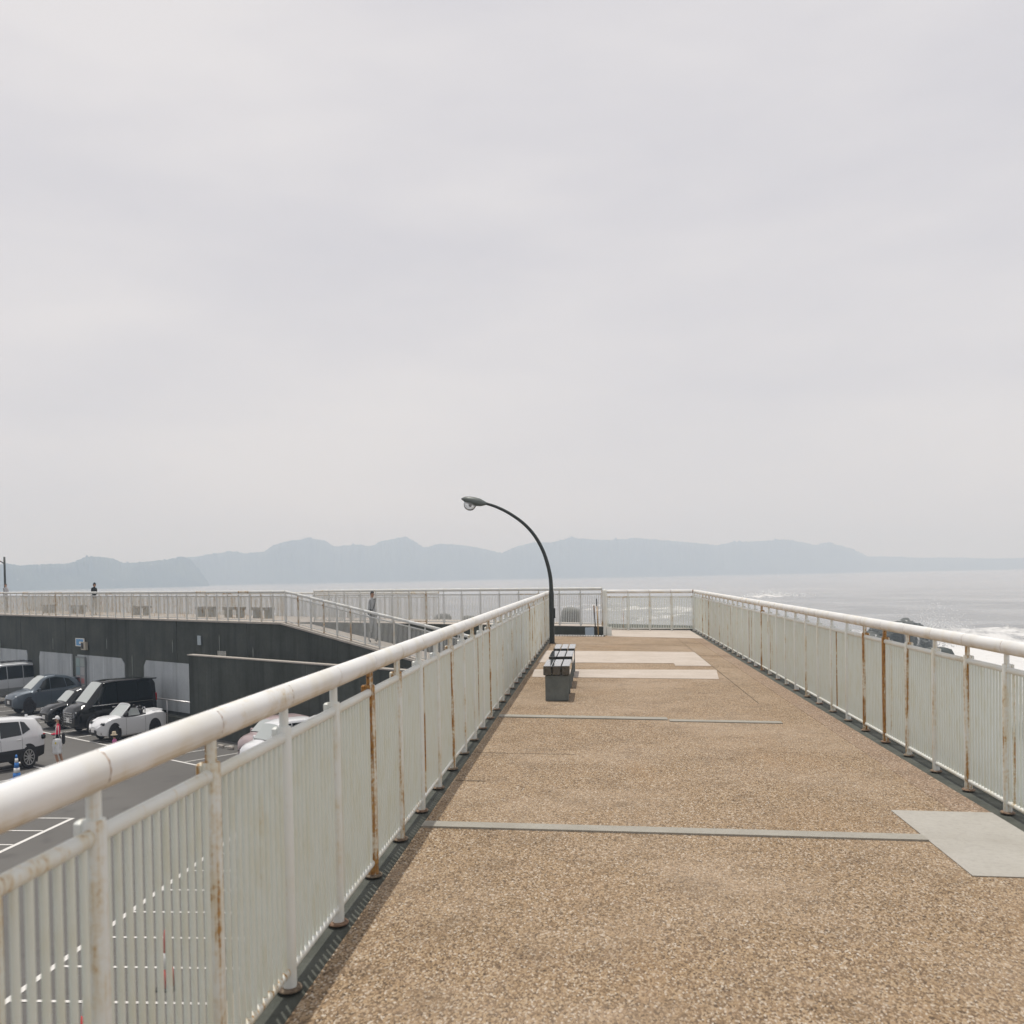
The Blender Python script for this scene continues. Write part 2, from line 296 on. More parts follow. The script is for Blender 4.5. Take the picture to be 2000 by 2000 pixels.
# ================================================================== SETTING
# ---- sea
def interp(x, xs, ys): return float(np.interp(x, xs, ys))
def fbm(x, y, z=0.0, o=4): return mnoise.fractal(Vector((x, y, z)), 1.0, 2.0, o)
def make_sea():
    na, nr = 420, 430
    th = np.radians(np.linspace(-62, 62, na)); r = np.geomspace(9, 8600, nr)
    R, T = np.meshgrid(r, th, indexing='ij'); X = R*np.sin(T); Y = R*np.cos(T)
    Z = np.zeros_like(X); fade = np.clip(1-(R-250)/900, .0, 1)
    for wl, amp, ang, ph in ((26,.30,-1.9,.3),(17,.2,-2.2,1.7),(9.5,.10,-1.6,2.2),(6.2,.07,-2.6,.4),(4.1,.045,-1.2,5.0),(2.9,.03,-2.9,3.3)):
        k = 2*math.pi/wl; wob = .9*np.sin(X*.021+ph)+.9*np.sin(Y*.017-ph*2)
        ok = np.clip((wl/(R*.0156)-2.2)/2, 0, 1)
        s = np.sin(k*(X*math.cos(ang)+Y*math.sin(ang))+ph*3+wob)
        Z += amp*ok*fade*(s+.35*s*s)
    # foam amounts from where the surf breaks
    def blob(cx, cy, sx, sy, rot=0.0):
        c, s = math.cos(rot), math.sin(rot); u = (X-cx)*c+(Y-cy)*s; v = -(X-cx)*s+(Y-cy)*c
        return np.exp(-(u/sx)**2-(v/sy)**2)
    F = np.zeros_like(X)
    F += .95*blob(46,118,17,24,.2) + .85*blob(38,90,11,17) + .8*blob(60,138,16,10) + .85*blob(30,100,9,26) + .75*blob(26,72,10,16) + .7*blob(19,92,9,12)
    F += 1.1*blob(15,190,16,6,.35) + 1.05*blob(10,235,24,6,-.25) + 1.0*blob(0,265,34,5,.15) + 1.1*blob(18,212,10,5)
    F += 1.3*blob(54,316,13,7,.5) + .7*blob(62,252,10,3)
    F += .55*blob(-20,60,30,14,-.6) + .5*blob(-60,95,40,12,-.6) + .45*blob(-10,120,30,8,.2) + .5*blob(8,60,12,16)
    F += .4*blob(-90,300,120,14,.1) + .35*blob(-30,420,140,12,.05)
    surf = np.clip(F, 0, 1)
    Z += surf*.35*np.sin(X*.9+Y*.5)*np.sin(Y*.7-X*.3)*(R < 420)
    Z += 1.1*blob(54,316,9,3.5,.5)
    Z += ZS
    me = bpy.data.meshes.new('sea'); vs = np.stack([X, Y, Z], -1).reshape(-1, 3)
    i = np.arange(nr-1)[:, None]*na + np.arange(na-1)[None, :]
    fs = np.stack([i, i+1, i+na+1, i+na], -1).reshape(-1, 4)[:, ::-1]
    me.from_pydata(vs.tolist(), [], fs.tolist()); me.polygons.foreach_set('use_smooth', [True]*len(me.polygons))
    at = me.attributes.new('foam', 'FLOAT', 'POINT'); at.data.foreach_set('value', F.reshape(-1).astype(np.float32))
    m = mat('sea_water', (.085,.10,.10), .14, spec=.5); g = G(m); p = g.pos()
    b1 = g.noise(g.pos((1,1,1)), .9, 6, .68); b2 = g.noise(g.pos((1,.45,1), (0,0,.5)), .14, 5, .6); b3 = g.noise(g.pos((1,.35,1), (0,0,-.3)), .02, 4, .6)
    g.bump(g.math('ADD', g.math('MULTIPLY', b1, .45), g.math('ADD', g.math('MULTIPLY', b2, 1.6), g.math('MULTIPLY', b3, 5.0))), .85, .5)
    fa = g.t.nodes.new('ShaderNodeAttribute'); fa.attribute_name = 'foam'
    f1 = g.noise(g.pos((1,.6,1), (0,0,.4)), .35, 7, .66); f2 = g.noise(p, 2.2, 5, .6)
    k = g.math('ADD', g.math('MULTIPLY', f1, .75), g.math('MULTIPLY', f2, .25))
    k = g.math('ADD', k, g.math('MULTIPLY', fa.outputs['Fac'], .30))
    fm = g.smooth(k, .68, .86)
    fm2 = g.smooth(g.math('ADD', g.noise(g.pos((1,.22,1), (0,0,.25)), .055, 7, .7), g.math('MULTIPLY', f2, .1)), .755, .80)
    fm = g.math('MAXIMUM', fm, g.math('MULTIPLY', fm2, .8))
    g.col(g.mix(fm, g.ramp(g.noise(p, .012, 4), [(.35,(.24,.245,.24)),(.65,(.31,.31,.30))]), (.62,.62,.61)))
    g.rough(g.mix(fm, (.16,.16,.16), (.9,.9,.9)))
    return me, m
me, m_ = make_sea(); me.materials.append(m_)
link('sea', me, kind='structure')

# ---- far hills, three ridges one behind the other
def ridge(name, tab, dists, mtl, seed, depth=260, step=.06, rough=1.0):
    az = [a for a, _ in tab]; te = [b for _, b in tab]
    a0, a1 = az[0], az[-1]; n = int((a1-a0)/step); rows = [(0, 0), (.12, .25), (.3, .52), (.5, .76), (.75, .93), (1.0, 1.0), (1.35, .8), (2.0, 0)]
    vs = []; 
    for i in range(n+1):
        a = a0+(a1-a0)*i/n; dist = interp(a, [q[0] for q in dists], [q[1] for q in dists]); ar = math.radians(a)
        h = EYE + interp(a, az, te)*(dist+depth) - ZS
        h = max(h, .2)
        bumpy = rough*(dist/2000)*(1.6*fbm(a*7, seed, 0, 3)+3.2*abs(fbm(a*22, seed, 3, 3)))
        for u, f in rows:
            rr = dist + depth*u*(1+.12*fbm(a*1.5, u*2, seed)) 
            relief = 1 + (.16*fbm(a*.9, u*3, seed+4) + .07*fbm(a*5, u*7, seed+2))*(1 if .05 < u < .95 else 0)
            z = ZS - .6 + (h+.6+(bumpy if u > .2 and u < 1.9 else 0)*min(1, h/30))*f*relief
            vs.append((rr*math.sin(ar), rr*math.cos(ar), z))
    k = len(rows); fs = [(i*k+j, (i+1)*k+j, (i+1)*k+j+1, i*k+j+1) for i in range(n) for j in range(k-1)]
    me = bpy.data.meshes.new(name); me.from_pydata(vs, [], fs); me.polygons.foreach_set('use_smooth', [True]*len(me.polygons)); me.materials.append(mtl)
    return link(name, me, kind='structure')
M['forest'] = mat('forest_hill', (.05,.07,.04), .95, spec=.1); g = G(M['forest']); p = g.pos()
c = g.ramp(g.noise(p, .012, 6, .65), [(.3,(.028,.042,.026)),(.7,(.075,.095,.05))]); c = g.mix(g.smooth(g.noise(p, .05, 5, .7), .66, .72), c, (.5,.49,.46))
g.col(c); g.bump(g.noise(p, .05, 5, .7), .8, 6)
M['forest2'] = mat('forest_hill_far', (.05,.07,.04), .95, spec=.1); g = G(M['forest2']); p = g.pos()
g.col(g.ramp(g.noise(p, .01, 6, .65), [(.3,(.028,.042,.026)),(.7,(.07,.09,.05))])); g.bump(g.noise(p, .04, 5, .7), .8, 6)
near = [(-48,.02),(-42,.024),(-36,.02),(-32.04,.01768),(-31.74,.01854),(-31.13,.01658),(-30.2,.01754),(-29.27,.01759),(-28.68,.01841),(-28.03,.02394),(-27.33,.02406),(-26.68,.02228),(-26.15,.01788),(-25.35,.01838),(-24.83,.01914),(-23.81,.02095),(-23.12,.02354),(-22.72,.02004),(-22.39,.01311),(-22.05,.00468),(-21.74,-.00427)]
far = [(-30,.015),(-26,.017),(-23.84,.01937),(-23.12,.02208),(-21.94,.02399),(-20.61,.02817),(-19.82,.02544),(-19.24,.02671),(-18.82,.02712),(-18.29,.0335),(-17.36,.03784),(-16.17,.03964),(-15.44,.03698),(-14.93,.03157),(-14.13,.03215),(-13.53,.03303),(-12.87,.03109),(-12.25,.03629),(-11.06,.03988),(-10.6,.03742),(-9.85,.02904),(-9.02,.0324),(-8.12,.03184),(-7.21,.02958),(-6.21,.02595),(-5.42,.02211),(-4.68,.02804),(-3.64,.03233),(-2.62,.03214),(-1.76,.03375),(-.73,.03554),(-.12,.03419),(1.28,.03265),(2.01,.03502),(2.79,.03359),(4.66,.0303),(6.42,.02655),(6.78,.02565),(7.66,.02854),(8.97,.02856),(10.49,.02991),(11.36,.02673),(12.09,.0236),(12.84,.02521),(14.0,.01931),(14.81,.01169),(15.46,.00661),(16.48,.00048)]
low = [(12.29,.00436),(13.89,.00963),(14.94,.01164),(15.62,.01137),(17.6,.00912),(19.24,.00892),(20.7,.00739),(22.35,.00717),(24.63,.00487),(27.87,.0047),(36,.005),(48,.004)]
ridge('near_hills', near, [(-48,1050),(-32,1450),(-22,1650)], M['forest'], 1, 150, .04)
ridge('far_hills', far, [(-30,2000),(-18,2050),(-6,2250),(5,2450),(12,2700),(17,3000)], M['forest2'], 5, 240, .05)
ridge('distant_cape', low, [(12,2900),(30,3100),(48,3100)], M['forest2'], 9, 300, .06, .5)

# ---- car park
def n_line(n, x): return (n - NN.x*x)/NN.y
gb = MB(); pts = [(-1.42,-30), (-1.42, n_line(21.3,-1.42)), (-90, n_line(21.3,-90)), (-90,-30)]
gb.add([(a, b, ZP) for a, b in pts], [(0,1,2,3)])
lot = gb.build('car_park', M['asphalt'], kind='structure')
def pline(a, b, wd=.085, z=ZP+.005):
    a = Vector((a[0], a[1], 0)); b = Vector((b[0], b[1], 0)); d = (b-a).normalized(); s = Vector((-d.y, d.x, 0))*wd/2
    q = MB(); q.add([a-s+Vector((0,0,z)), b-s+Vector((0,0,z)), b+s+Vector((0,0,z)), a+s+Vector((0,0,z))], [(0,1,2,3)])
    return q.build('bay_line', M['line'], lot)
pline((-8.15, 4), (-8.15, 24.4), .11); pline((-12.78, 8), (-12.78, 23.1), .11)
for i in range(14):
    y = 12.9+1.2*(i-4); pline((-8.09, y), (-5.2, y+.02), .075, ZP+.009)
for i in range(11): y = 23.07-1.19*i; pline((-12.84, y), (-15.6, y+.02), .075, ZP+.009)
def q2(n, t): v = nt_pt(n, t); return (v.x, v.y)
pline(q2(16.75, 33), q2(16.75, 60), .09); pline(q2(16.6, 20), q2(16.6, 29.4), .09); pline(q2(13.4, 28.6), q2(13.4, 45), .09)
for t in np.arange(33.0, 58, 1.72): pline(q2(16.8, t), q2(20.6, t), .075, ZP+.009)
for t in np.arange(21.0, 31.5, 1.5): pline(q2(16.65, t), q2(19.4, t), .07, ZP+.009)
for t in np.arange(30.2, 45, 1.75): pline(q2(13.35, t), q2(9.8, t), .075, ZP+.009)

# ---- promenade, ramps and their dark walls
pm = MB()
A29 = nt_pt(21.1, 29.4)
pm.prism([q2(21.1,29.4), (-10.2,34.95), (-7.1,33.25), (.25,29.2), (2.9,28.4), (2.9, n_line(25.3,2.9)), q2(25.3,95), q2(21.1,95)], -8.0, -.02)
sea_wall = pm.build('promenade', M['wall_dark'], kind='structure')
pv = MB(); pv.prism([q2(21.12,29.4), (-10.2,34.98), (-7.1,33.28), (.25,29.23), (.25, n_line(25.25,.25)), q2(25.25,95), q2(21.12,95)], -.016, .0)
pv.build('paving', M['prom'], sea_wall)
# coping under the far railing
cp = MB(); cp.prism([q2(21.04,29.4), q2(21.36,29.4), q2(21.36,95), q2(21.04,95)], -.05, .012); cp.build('coping', M['coping'], sea_wall)
# upper ramp between the promenade and the landing (block with its own dark wall)
def slab_ramp(name, n0, n1f, t0, z0, t1, z1, mtl, topm, zb):
    r = MB(); a, b, c, d_ = q2(n0,t0), q2(n0,t1), n1f(t1), n1f(t0)
    r.add([(*a,zb),(*b,zb),(*c,zb),(*d_,zb),(*a,z0),(*b,z1),(*c,z1),(*d_,z0)], [(0,3,2,1),(0,1,5,4),(1,2,6,5),(2,3,7,6),(3,0,4,7)], 0)
    r.add([(*a,z0),(*b,z1),(*c,z1),(*d_,z0)], [(0,1,2,3)], 1)
    return r.build(name, [mtl, topm], kind='structure')
def bline(t):
    # plan point on the inner (B) wall for the ramp, keeping inside the promenade block
    return q2(min(21.95+(29.0-t)*.075, 22.85)+.08, t)
slab_ramp('upper_ramp', 21.1, bline, 29.4, -.005, 17.8, -1.745, M['wall_dark'], M['prom'], -4.3)
c2 = MB(); a0, a1 = nt_pt(21.04,29.4,.006), nt_pt(21.04,17.8,-1.734); b0, b1 = nt_pt(21.36,29.4,.006), nt_pt(21.36,17.8,-1.734)
dn = Vector((0,0,-.06)); c2.add([a0+dn, a1+dn, b1+dn, b0+dn, a0, a1, b1, b0], [(0,3,2,1),(4,5,6,7),(0,1,5,4),(1,2,6,5),(2,3,7,6),(3,0,4,7)])
c2.build('ramp_coping', M['coping'], kind='structure')
ld = MB(); ld.prism([q2(19.9,17.8), (-1.42, 26.0), (.2, 26.0), (.2,29.25), q2(22.9,17.8)], -4.3, -1.75); ld.build('landing', [M['prom']], kind='structure')
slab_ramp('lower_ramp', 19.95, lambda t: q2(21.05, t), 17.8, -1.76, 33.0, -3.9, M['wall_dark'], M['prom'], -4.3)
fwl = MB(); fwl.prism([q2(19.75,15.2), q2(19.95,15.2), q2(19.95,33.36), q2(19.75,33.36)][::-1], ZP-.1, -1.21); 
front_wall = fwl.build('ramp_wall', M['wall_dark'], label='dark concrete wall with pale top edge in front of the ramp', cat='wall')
cp = MB(); cp.prism([q2(19.71,15.2), q2(19.99,15.2), q2(19.99,33.4), q2(19.71,33.4)][::-1], -1.21, -1.17); cp.build('coping', M['coping'], front_wall)
# whitewashed panels on the big wall
def wall_patch(t0, t1, z0, z1, name='panel', mtl=None, n=21.07, r0=0.0, r1=0.0, th=.04, parent=None, **kw):
    """upright panel lying against the wall, near corners optionally cut"""
    pl = [(t0,z0),(t1,z0)]
    pl += [(t1,z1-.25),(t1-r1,z1)] if r1 else [(t1,z1)]
    pl += [(t0+r0,z1),(t0,z1-.25)] if r0 else [(t0,z1)]
    k = len(pl); q = MB()
    q.add([nt_pt(n, a, b) for a, b in pl]+[nt_pt(n+th, a, b) for a, b in pl], [tuple(range(k)), tuple(range(2*k-1,k-1,-1))]+[(i, k+i, k+(i+1)%k, (i+1)%k) for i in range(k)])
    return q.build(name, mtl or M['wall_panel'], parent, **kw)
for t0, t1, r0, r1 in ((35.4,39.1,0,.18),(40.75,45.1,.28,0),(45.62,49.1,0,.1),(50.45,54.6,.1,.1),(55.9,60.2,.1,.1),(61.4,66,.1,.1)):
    wall_patch(t0, t1, -3.7, -1.73, 'panel', None, 21.07, r0, r1, parent=sea_wall)
for i, t_ in enumerate(np.arange(31.6, 66, 4.9)):
    q = MB(); a, b, c_, d_ = nt_pt(21.085,t_-.012), nt_pt(21.085,t_+.012), nt_pt(21.11,t_+.012), nt_pt(21.11,t_-.012); q.prism([(v.x, v.y) for v in (b, a, d_, c_)], ZP, -.06); q.build('formwork_joint', M['kerb'], sea_wall)
M['lime'] = mat('lime_stain', (.25,.27,.25), .95)
for t_, z0, ln_ in ((40.1,-1.55,.9),(42.3,-.9,.5),(36.8,-.8,.55),(33.4,-.5,.7),(47.6,-1.0,.6),(39.5,-2.6,.9),(28.2,-1.3,.6),(31.2,-.9,.4)):
    q = MB(); a = nt_pt(21.083,t_,z0); q.add([a, nt_pt(21.083,t_+.03,z0-.1), nt_pt(21.083,t_+.018,z0-ln_), nt_pt(21.083,t_-.014,z0-ln_*.9), nt_pt(21.083,t_-.024,z0-.15)], [(0,4,3,2,1)]); q.build('lime_streak', M['lime'], sea_wall)
kb = MB(); kb.prism([q2(20.72,34), q2(21.09,34), q2(21.09,66), q2(20.72,66)][::-1], ZP, ZP+.34); kb.build('wall_footing', M['kerb'], sea_wall)

# ---- our walkway
def dprism(poly, th, off=0.0):
    q = MB(); k = len(poly)
    q.add([(x, y, deckz(x)+off-th) for x, y in poly]+[(x, y, deckz(x)+off) for x, y in poly], [tuple(range(k-1,-1,-1)), tuple(range(k,2*k))]+[(i,(i+1)%k,k+(i+1)%k,k+i) for i in range(k)])
    return q
def drect(x0, x1, y0, y1, th, off): return dprism([(x0,y0),(x1,y0),(x1,y1),(x0,y1)], th, off)
walk = dprism([(-1.105,-8),(2.58,-8),(2.58,28.2),(.2,28.2),(.2,25.0),(-1.105,25.0)], .2).build('walkway', M['floor'], kind='structure')
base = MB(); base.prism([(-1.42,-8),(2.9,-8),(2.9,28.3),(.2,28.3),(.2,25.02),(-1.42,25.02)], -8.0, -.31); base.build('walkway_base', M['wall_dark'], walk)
q = MB(); q.box((-1.262,-8,-.3),(-1.107,25.0,-.012)); q.build('drain_strip', M['kerb'], walk)
q = MB(); q.box((-1.36,-8,-.3),(-1.264,25.0,.018)); q.build('edge_kerb', M['kerb_pale'], walk)
q = MB(); q.box((2.582,-8,-.3),(2.80,28.2,-.105)); q.build('drain_strip', M['kerb'], walk)
q = MB(); q.box((2.802,-8,-.3),(2.9,28.2,-.10)); q.build('edge_kerb', M['kerb'], walk)
drect(2.34, 2.578, -8, 24.7, .003, .003).build('side_lane', M['floor_edge'], walk)
dprism([(-1.0,15.02),(1.80,15.10),(1.935,16.55),(-1.04,16.2)], .003, .005).build('slab', M['pale_slab'], walk)
dprism([(-1.05,17.5),(1.33,17.68),(1.32,17.2),(1.935,17.25),(1.935,20.3),(-1.04,20.2)], .003, .005).build('slab', M['pale_slab'], walk)
dprism([(.25,25.1),(2.575,24.65),(2.575,28.15),(.25,28.15)], .003, .005).build('slab', M['pale_slab'], walk)
drect(1.93, 2.579, 5.35, 6.8, .004, .006).build('patch', M['grey_patch'], walk)
drect(-1.1, 1.928, 6.03, 6.16, .012, .012).build('cover_strip', M['strip'], walk)
drect(-1.09, .735, 10.76, 10.92, .012, .012).build('cover_strip', M['strip'], walk)
drect(.75, 1.93, 10.66, 10.79, .012, .010).build('cover_strip', M['strip'], walk)
M['joint'] = mat('joint_filler', (.16,.125,.09), .95)
for a in ((1.938,1.943,12.3,24.7),(1.945,2.578,19.4,19.408),(1.945,2.578,22.9,22.91),(-1.05,1.93,22.2,22.21),(-1.09,-.86,7.42,7.432),(-1.08,-.2,8.6,8.606)):
    drect(*a, .002, .0065).build('joint', M['joint'], walk)
q = MB()
for i in range(19): x = -1.07+i*.065; q.box((x, 24.90, deckz(x)+.002), (x+.045, 25.01, deckz(x)+.03))
nose = q.build('step_nosing', M['white'], walk)
for i in range(9):
    q = MB(); q.box((-1.10, 25.03+i*.2, -2.0), (.19, 25.23+i*.2, -.19*(i+1))); q.build('stair_step', M['prom'], walk)

# ---- haze
hz = MB(); hz.box((-9000,-400,ZS-1.2), (9000, 9300, 130))
ho = hz.build('haze', mat('haze_air'), kind='stuff'); hm = ho.data.materials[0]; t = hm.node_tree; t.nodes.clear()
out = t.nodes.new('ShaderNodeOutputMaterial'); pv_ = t.nodes.new('ShaderNodeVolumePrincipled')
pv_.inputs['Color'].default_value = (.56,.70,.90,1); pv_.inputs['Absorption Color'].default_value = (.62,.47,.02,1); pv_.inputs['Density'].default_value = .00090; pv_.inputs['Anisotropy'].default_value = 0.0
t.links.new(pv_.outputs[0], out.inputs['Volume'])

# ================================================================== RAILINGS
R_POST, H_HAND, H_TOP, H_UP, H_LOW, R_BAR = .028, 1.10, .99, .95, .07, .0099
def post_mesh(name, mtl, out=1, r=R_POST):
    q = MB(); q.lathe([(r*.95,.008),(r,.02),(r,H_TOP-.012),(r*.93,H_TOP)], 14); q.lathe([(r*.64,H_TOP-.005),(r*.64,H_HAND-.036)], 10)
    q.cbox((-.013+out*.03,-.02,H_TOP-.06), (.013+out*.03,.02,H_TOP-.002), .006)
    return flat_smooth(q.mesh(name, mtl))
def bar_mesh(name, mtl, r=R_BAR, n=8):
    q = MB(); q.tube([(0,0,H_LOW),(0,0,H_UP)], r, n, cap=False); return q.mesh(name, mtl, True)
def plate_mesh():
    q = MB(); q.lathe([(.054,0),(.054,.004),(.05,.008),(.03,.009)], 18, sx=.85); return flat_smooth(q.mesh('base_plate', M['plate']))
def railing(name, label, p0, p1, nb, bars=10, out=1, group=None, mats=None, maxind=300, detail=True, rbar=R_BAR, endpost=True, rusty=(), skip=0):
    """posts, hand rail, upper and lower rails and balusters; local y runs along the rail"""
    p0 = Vector(p0); p1 = Vector(p1); dv = p1-p0; ln = math.hypot(dv.x, dv.y); rz = -math.atan2(dv.x, dv.y); slope = dv.z/ln; sp = ln/nb
    mp_, mh, mr, mbar = mats or (M['paint_post'], M['paint_hand'], M['paint'], M['paint_bar'])
    root = empty(name, p0, rz, label=label, cat='railing', group=group)
    pm_ = post_mesh('post', mp_, out); bm_ = bar_mesh('baluster', mbar, rbar)
    pl_ = plate_mesh() if detail else None
    def seg(nm, h, r, ell, a, b, n, mtl):
        q = MB(); q.tube([(0,a,h+slope*a),(0,a+.004,h+slope*a),(0,b-.004,h+slope*b),(0,b,h+slope*b)], [r*.9, r, r, r*.9], n, ell=ell); return q.mesh(nm, mtl, True)
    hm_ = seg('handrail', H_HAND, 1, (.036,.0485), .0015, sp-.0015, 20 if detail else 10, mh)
    um_ = seg('upper_rail', H_UP, 1, (.017,.021), R_POST*.8, sp-R_POST*.8, 12 if detail else 8, mr)
    lm_ = seg('lower_rail', H_LOW, 1, (.015,.018), R_POST*.8, sp-R_POST*.8, 10 if detail else 8, mr)
    q = MB(); q.tube([(0,.0,H_HAND),(0,ln,H_HAND+slope*ln)], 1, 12, ell=(.0345,.047)); q.build('handrail_core', M['rust'] if detail else mh, root)
    cnt = 0; rest = MB()
    for i in range(nb+1):
        y = i*sp
        if i < nb or endpost:
            po = link('post', pm_, root, (0, y, slope*y)); a_ = rusty[i] if i < len(rusty) else max(0, random.gauss(.52, .24)); po.color = (a_, a_, a_, 1)
            if detail: link('base_plate', pl_, po, (0,0,0))
        if i == nb: break
        link('handrail', hm_, root, (0, y+.02*detail, slope*y)); link('upper_rail', um_, root, (0, y, slope*y)); link('lower_rail', lm_, root, (0, y, slope*y))
        for k in range(bars):
            yy = y + sp*(k+1)/(bars+1)
            if cnt < maxind and i >= skip: link('baluster', bm_, root, (0, yy, slope*yy)); cnt += 1
            else: rest.tube([(0,yy,H_LOW+slope*yy),(0,yy,H_UP+slope*yy)], rbar, 6, cap=False)
    if rest.v: rest.build('balusters', mbar, root, smooth=True, kind='stuff')
    return root
# left rail: posts fall at 3.635 + .7075 k
railing('railing', 'long white rust-streaked railing along the car park side of the walkway, on the left', (-1.177, 3.635-.7075*4, 0), (-1.177, 3.635-.7075*4+.7075*33, 0), 33, 12, -1, skip=1, rusty=(.3,.3,.5,.8,.2,.3,1.15,.85,.35,.5,.8,.5,.65,.45,.85,.4,.6))
railing('railing', 'long white rust-streaked railing on the sea side of the walkway, on the right', (2.693, 6.83-.7007*9, -.093), (2.693, 6.83+.7007*30, -.093), 39, 12, 1, skip=8, rusty=(.3,.3,.3,.3,.3,.3,.3,.3,.5,.65,.8,.6,.85,1.15,1.05,.45,.55,.4,.75,.45,.5,.4,.6,1.0))
railing('railing', 'short white railing closing the far end of the walkway', (2.66, 27.95, -.093), (.26, 27.95, -.06), 4, 12, -1)
fm = (M['far_paint'],)*4
P = lambda n, t, z: nt_pt(n, t, z)
railing('railing', 'white railing on top of the long dark wall at the left, with benches behind it', P(21.25,29.4,.0), P(21.25,29.4+.727*46,.0), 46, 11, -1, None, fm, 0, False, .0095)
railing('railing', 'white railing running down the sloping ramp behind the left handrail', P(21.25,29.36,.0), P(21.25,18.0,-1.70), 16, 11, 1, None, fm, 0, False, .0095)
railing('railing', 'white railing behind the ramp, passing behind the street lamp', (.15,29.3,.0), (-10.1,34.95,.0), 16, 11, -1, None, fm, 0, False, .0095)
railing('railing', 'furthest white railing on the sea edge of the promenade', P(25.05,25.5,-.14), P(25.05,25.5+.727*48,-.14), 48, 11, -1, None, fm, 0, False, .0095)
railing('railing', 'low white railing of the lower ramp showing above its dark wall', P(20.12,18.6,-1.88), P(20.12,24.2,-2.67), 8, 9, 1, None, fm, 0, False, .0085)

# ================================================================== THINGS ON THE WALKWAY
def bench_parts(root, Lb, Wd, H, leg_in=.12, tone=None):
    bw = (Wd-.02)/3
    for k in range(3):
        q = MB(); x0 = -Wd/2+k*(bw+.01); q.cbox((x0,0,H-.115),(x0+bw,Lb,H), .006); q.build('seat_beam', tone or M['bench_wood'], root)
    for y in (leg_in, Lb-leg_in-.16):
        q = MB(); q.cbox((-Wd/2+.02, y, 0),(Wd/2-.02, y+.16, H-.116), .008); q.build('leg', M['bench_leg'], root)
M['bench_dark'] = mat('bench_beam_timber', (.2,.2,.19), .8)
for i, (y, lb, lab) in enumerate(((12.2,.95,'nearest of the three timber beam benches beside the left railing'),(13.62,1.0,'middle of the three timber beam benches beside the left railing'),(15.08,.95,'furthest of the three timber beam benches, just before the lamp post'))):
    b = empty('bench', (-.51, y, deckz(-.51)), label=lab, cat='bench', group='timber benches on the walkway'); bench_parts(b, lb, .325, .435, .03)
def street_lamp(name, loc, label, mirror=1, sc_=1.0, head=True):
    r = empty(name, loc, label=label, cat='street lamp')
    q = MB(); q.lathe([(.075,0),(.075,.02),(.057,.025),(.056,1.16),(.05,1.175)], 20); q.box((.05,-.03,.57),(.082,.03,.79)); q.build('base_column', M['black_metal'], r).data.polygons.foreach_set('use_smooth', [False]*0 or [True]*len(r.children[0].data.polygons))
    flat_smooth(r.children[0].data)
    px = [0,-.002,-.012,-.068,-.174,-.358,-.603,-.933,-1.217,-1.45]; pz = [1.17,1.3,1.495,1.781,2.115,2.451,2.723,2.958,3.10,3.175]
    cv = [Vector((a, 0, b)) for a, b in zip(px, pz)]
    for _ in range(3): cv = [cv[0]]+[v for a, b in zip(cv[:-1], cv[1:]) for v in (a*.75+b*.25, a*.25+b*.75)]+[cv[-1]]
    q = MB(); q.tube(cv, [.047-.017*i/(len(cv)-1) for i in range(len(cv))], 12); q.build('arm', M['black_metal'], r, True)
    # housing: flattened teardrop
    hd = MB(); st = [(-1.42,3.165,.03,.034),(-1.47,3.17,.06,.06),(-1.56,3.185,.10,.10),(-1.68,3.205,.13,.115),(-1.80,3.235,.135,.105),(-1.90,3.262,.115,.075),(-1.985,3.283,.05,.022)]
    vs = []; n = 14
    for x, z, wd, hh in st:
        for j in range(n):
            a = 2*math.pi*j/n; zz = math.sin(a)*hh; vs.append((x, math.cos(a)*wd, z+(zz if zz > 0 else zz*.75)))
    fs = [(i*n+j, i*n+(j+1)%n, (i+1)*n+(j+1)%n, (i+1)*n+j) for i in range(len(st)-1) for j in range(n)]+[tuple(range(n-1,-1,-1)), tuple(range((len(st)-1)*n, len(st)*n))]
    hd.add(vs, fs); ho_ = hd.build('lamp_head', M['lamp_grey'], r, True)
    gl = MB(); gl.lathe([(.02,-.185),(.06,-.172),(.095,-.14),(.118,-.09),(.130,-.02),(.12,.01)], 20, M=Matrix.Translation((-1.78,0,3.20)) @ Matrix.Rotation(math.radians(22), 4, 'Y'), sx=1.15, sy=.85); gl.build('globe', M['glass_lamp'], ho_, True)
    q = MB(); q.lathe([(.015,-.06),(.03,-.03),(.03,0)], 10, M=Matrix.Translation((-1.79,0,3.17))); q.build('bulb', M['white'], ho_, True)
    return r
street_lamp('street_lamp', (-1.018, 22.3, deckz(-1.018)), 'dark curved street lamp with a drooping glass globe beside the benches')
# posts and sticks at the stair head
q = MB(); q.lathe([(.05,0),(.05,1.12),(.045,1.15),(.02,1.165)], 18); q.box((.04,-.07,-.02),(.16,.08,.21)); e = q.build('end_post', M['paint_post'], None, loc=(.2,25.5,-.03), label='thick white end post at the head of the stairs', cat='post'); flat_smooth(e.data); e.color = (.25,.25,.25,1)
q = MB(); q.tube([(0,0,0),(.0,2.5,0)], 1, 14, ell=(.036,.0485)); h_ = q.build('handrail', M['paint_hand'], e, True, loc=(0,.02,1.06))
for hh in (.93,.07): q = MB(); q.tube([(0,0,0),(0,2.42,0)], .018, 8); q.build('rail', M['paint'], e, True, loc=(0,.03,hh))
for k in range(30): q = None; link('baluster', bpy.data.meshes.get('stair_baluster') or bar_mesh('stair_baluster', M['paint_bar']), e, (0,.1+k*.078,0))
q = MB(); q.tube([(-.04,25.3,.0),(-.075,25.33,.56)], .014, 8, 0); st1 = q.build('black_stick', M['black'], label='dark stick with rusty tip leaning by the stair head', cat='stick', smooth=True)
q = MB(); q.tube([(-.075,25.33,.56),(-.08,25.335,.74)], .012, 8); q.build('tip', M['rust'], st1, True)
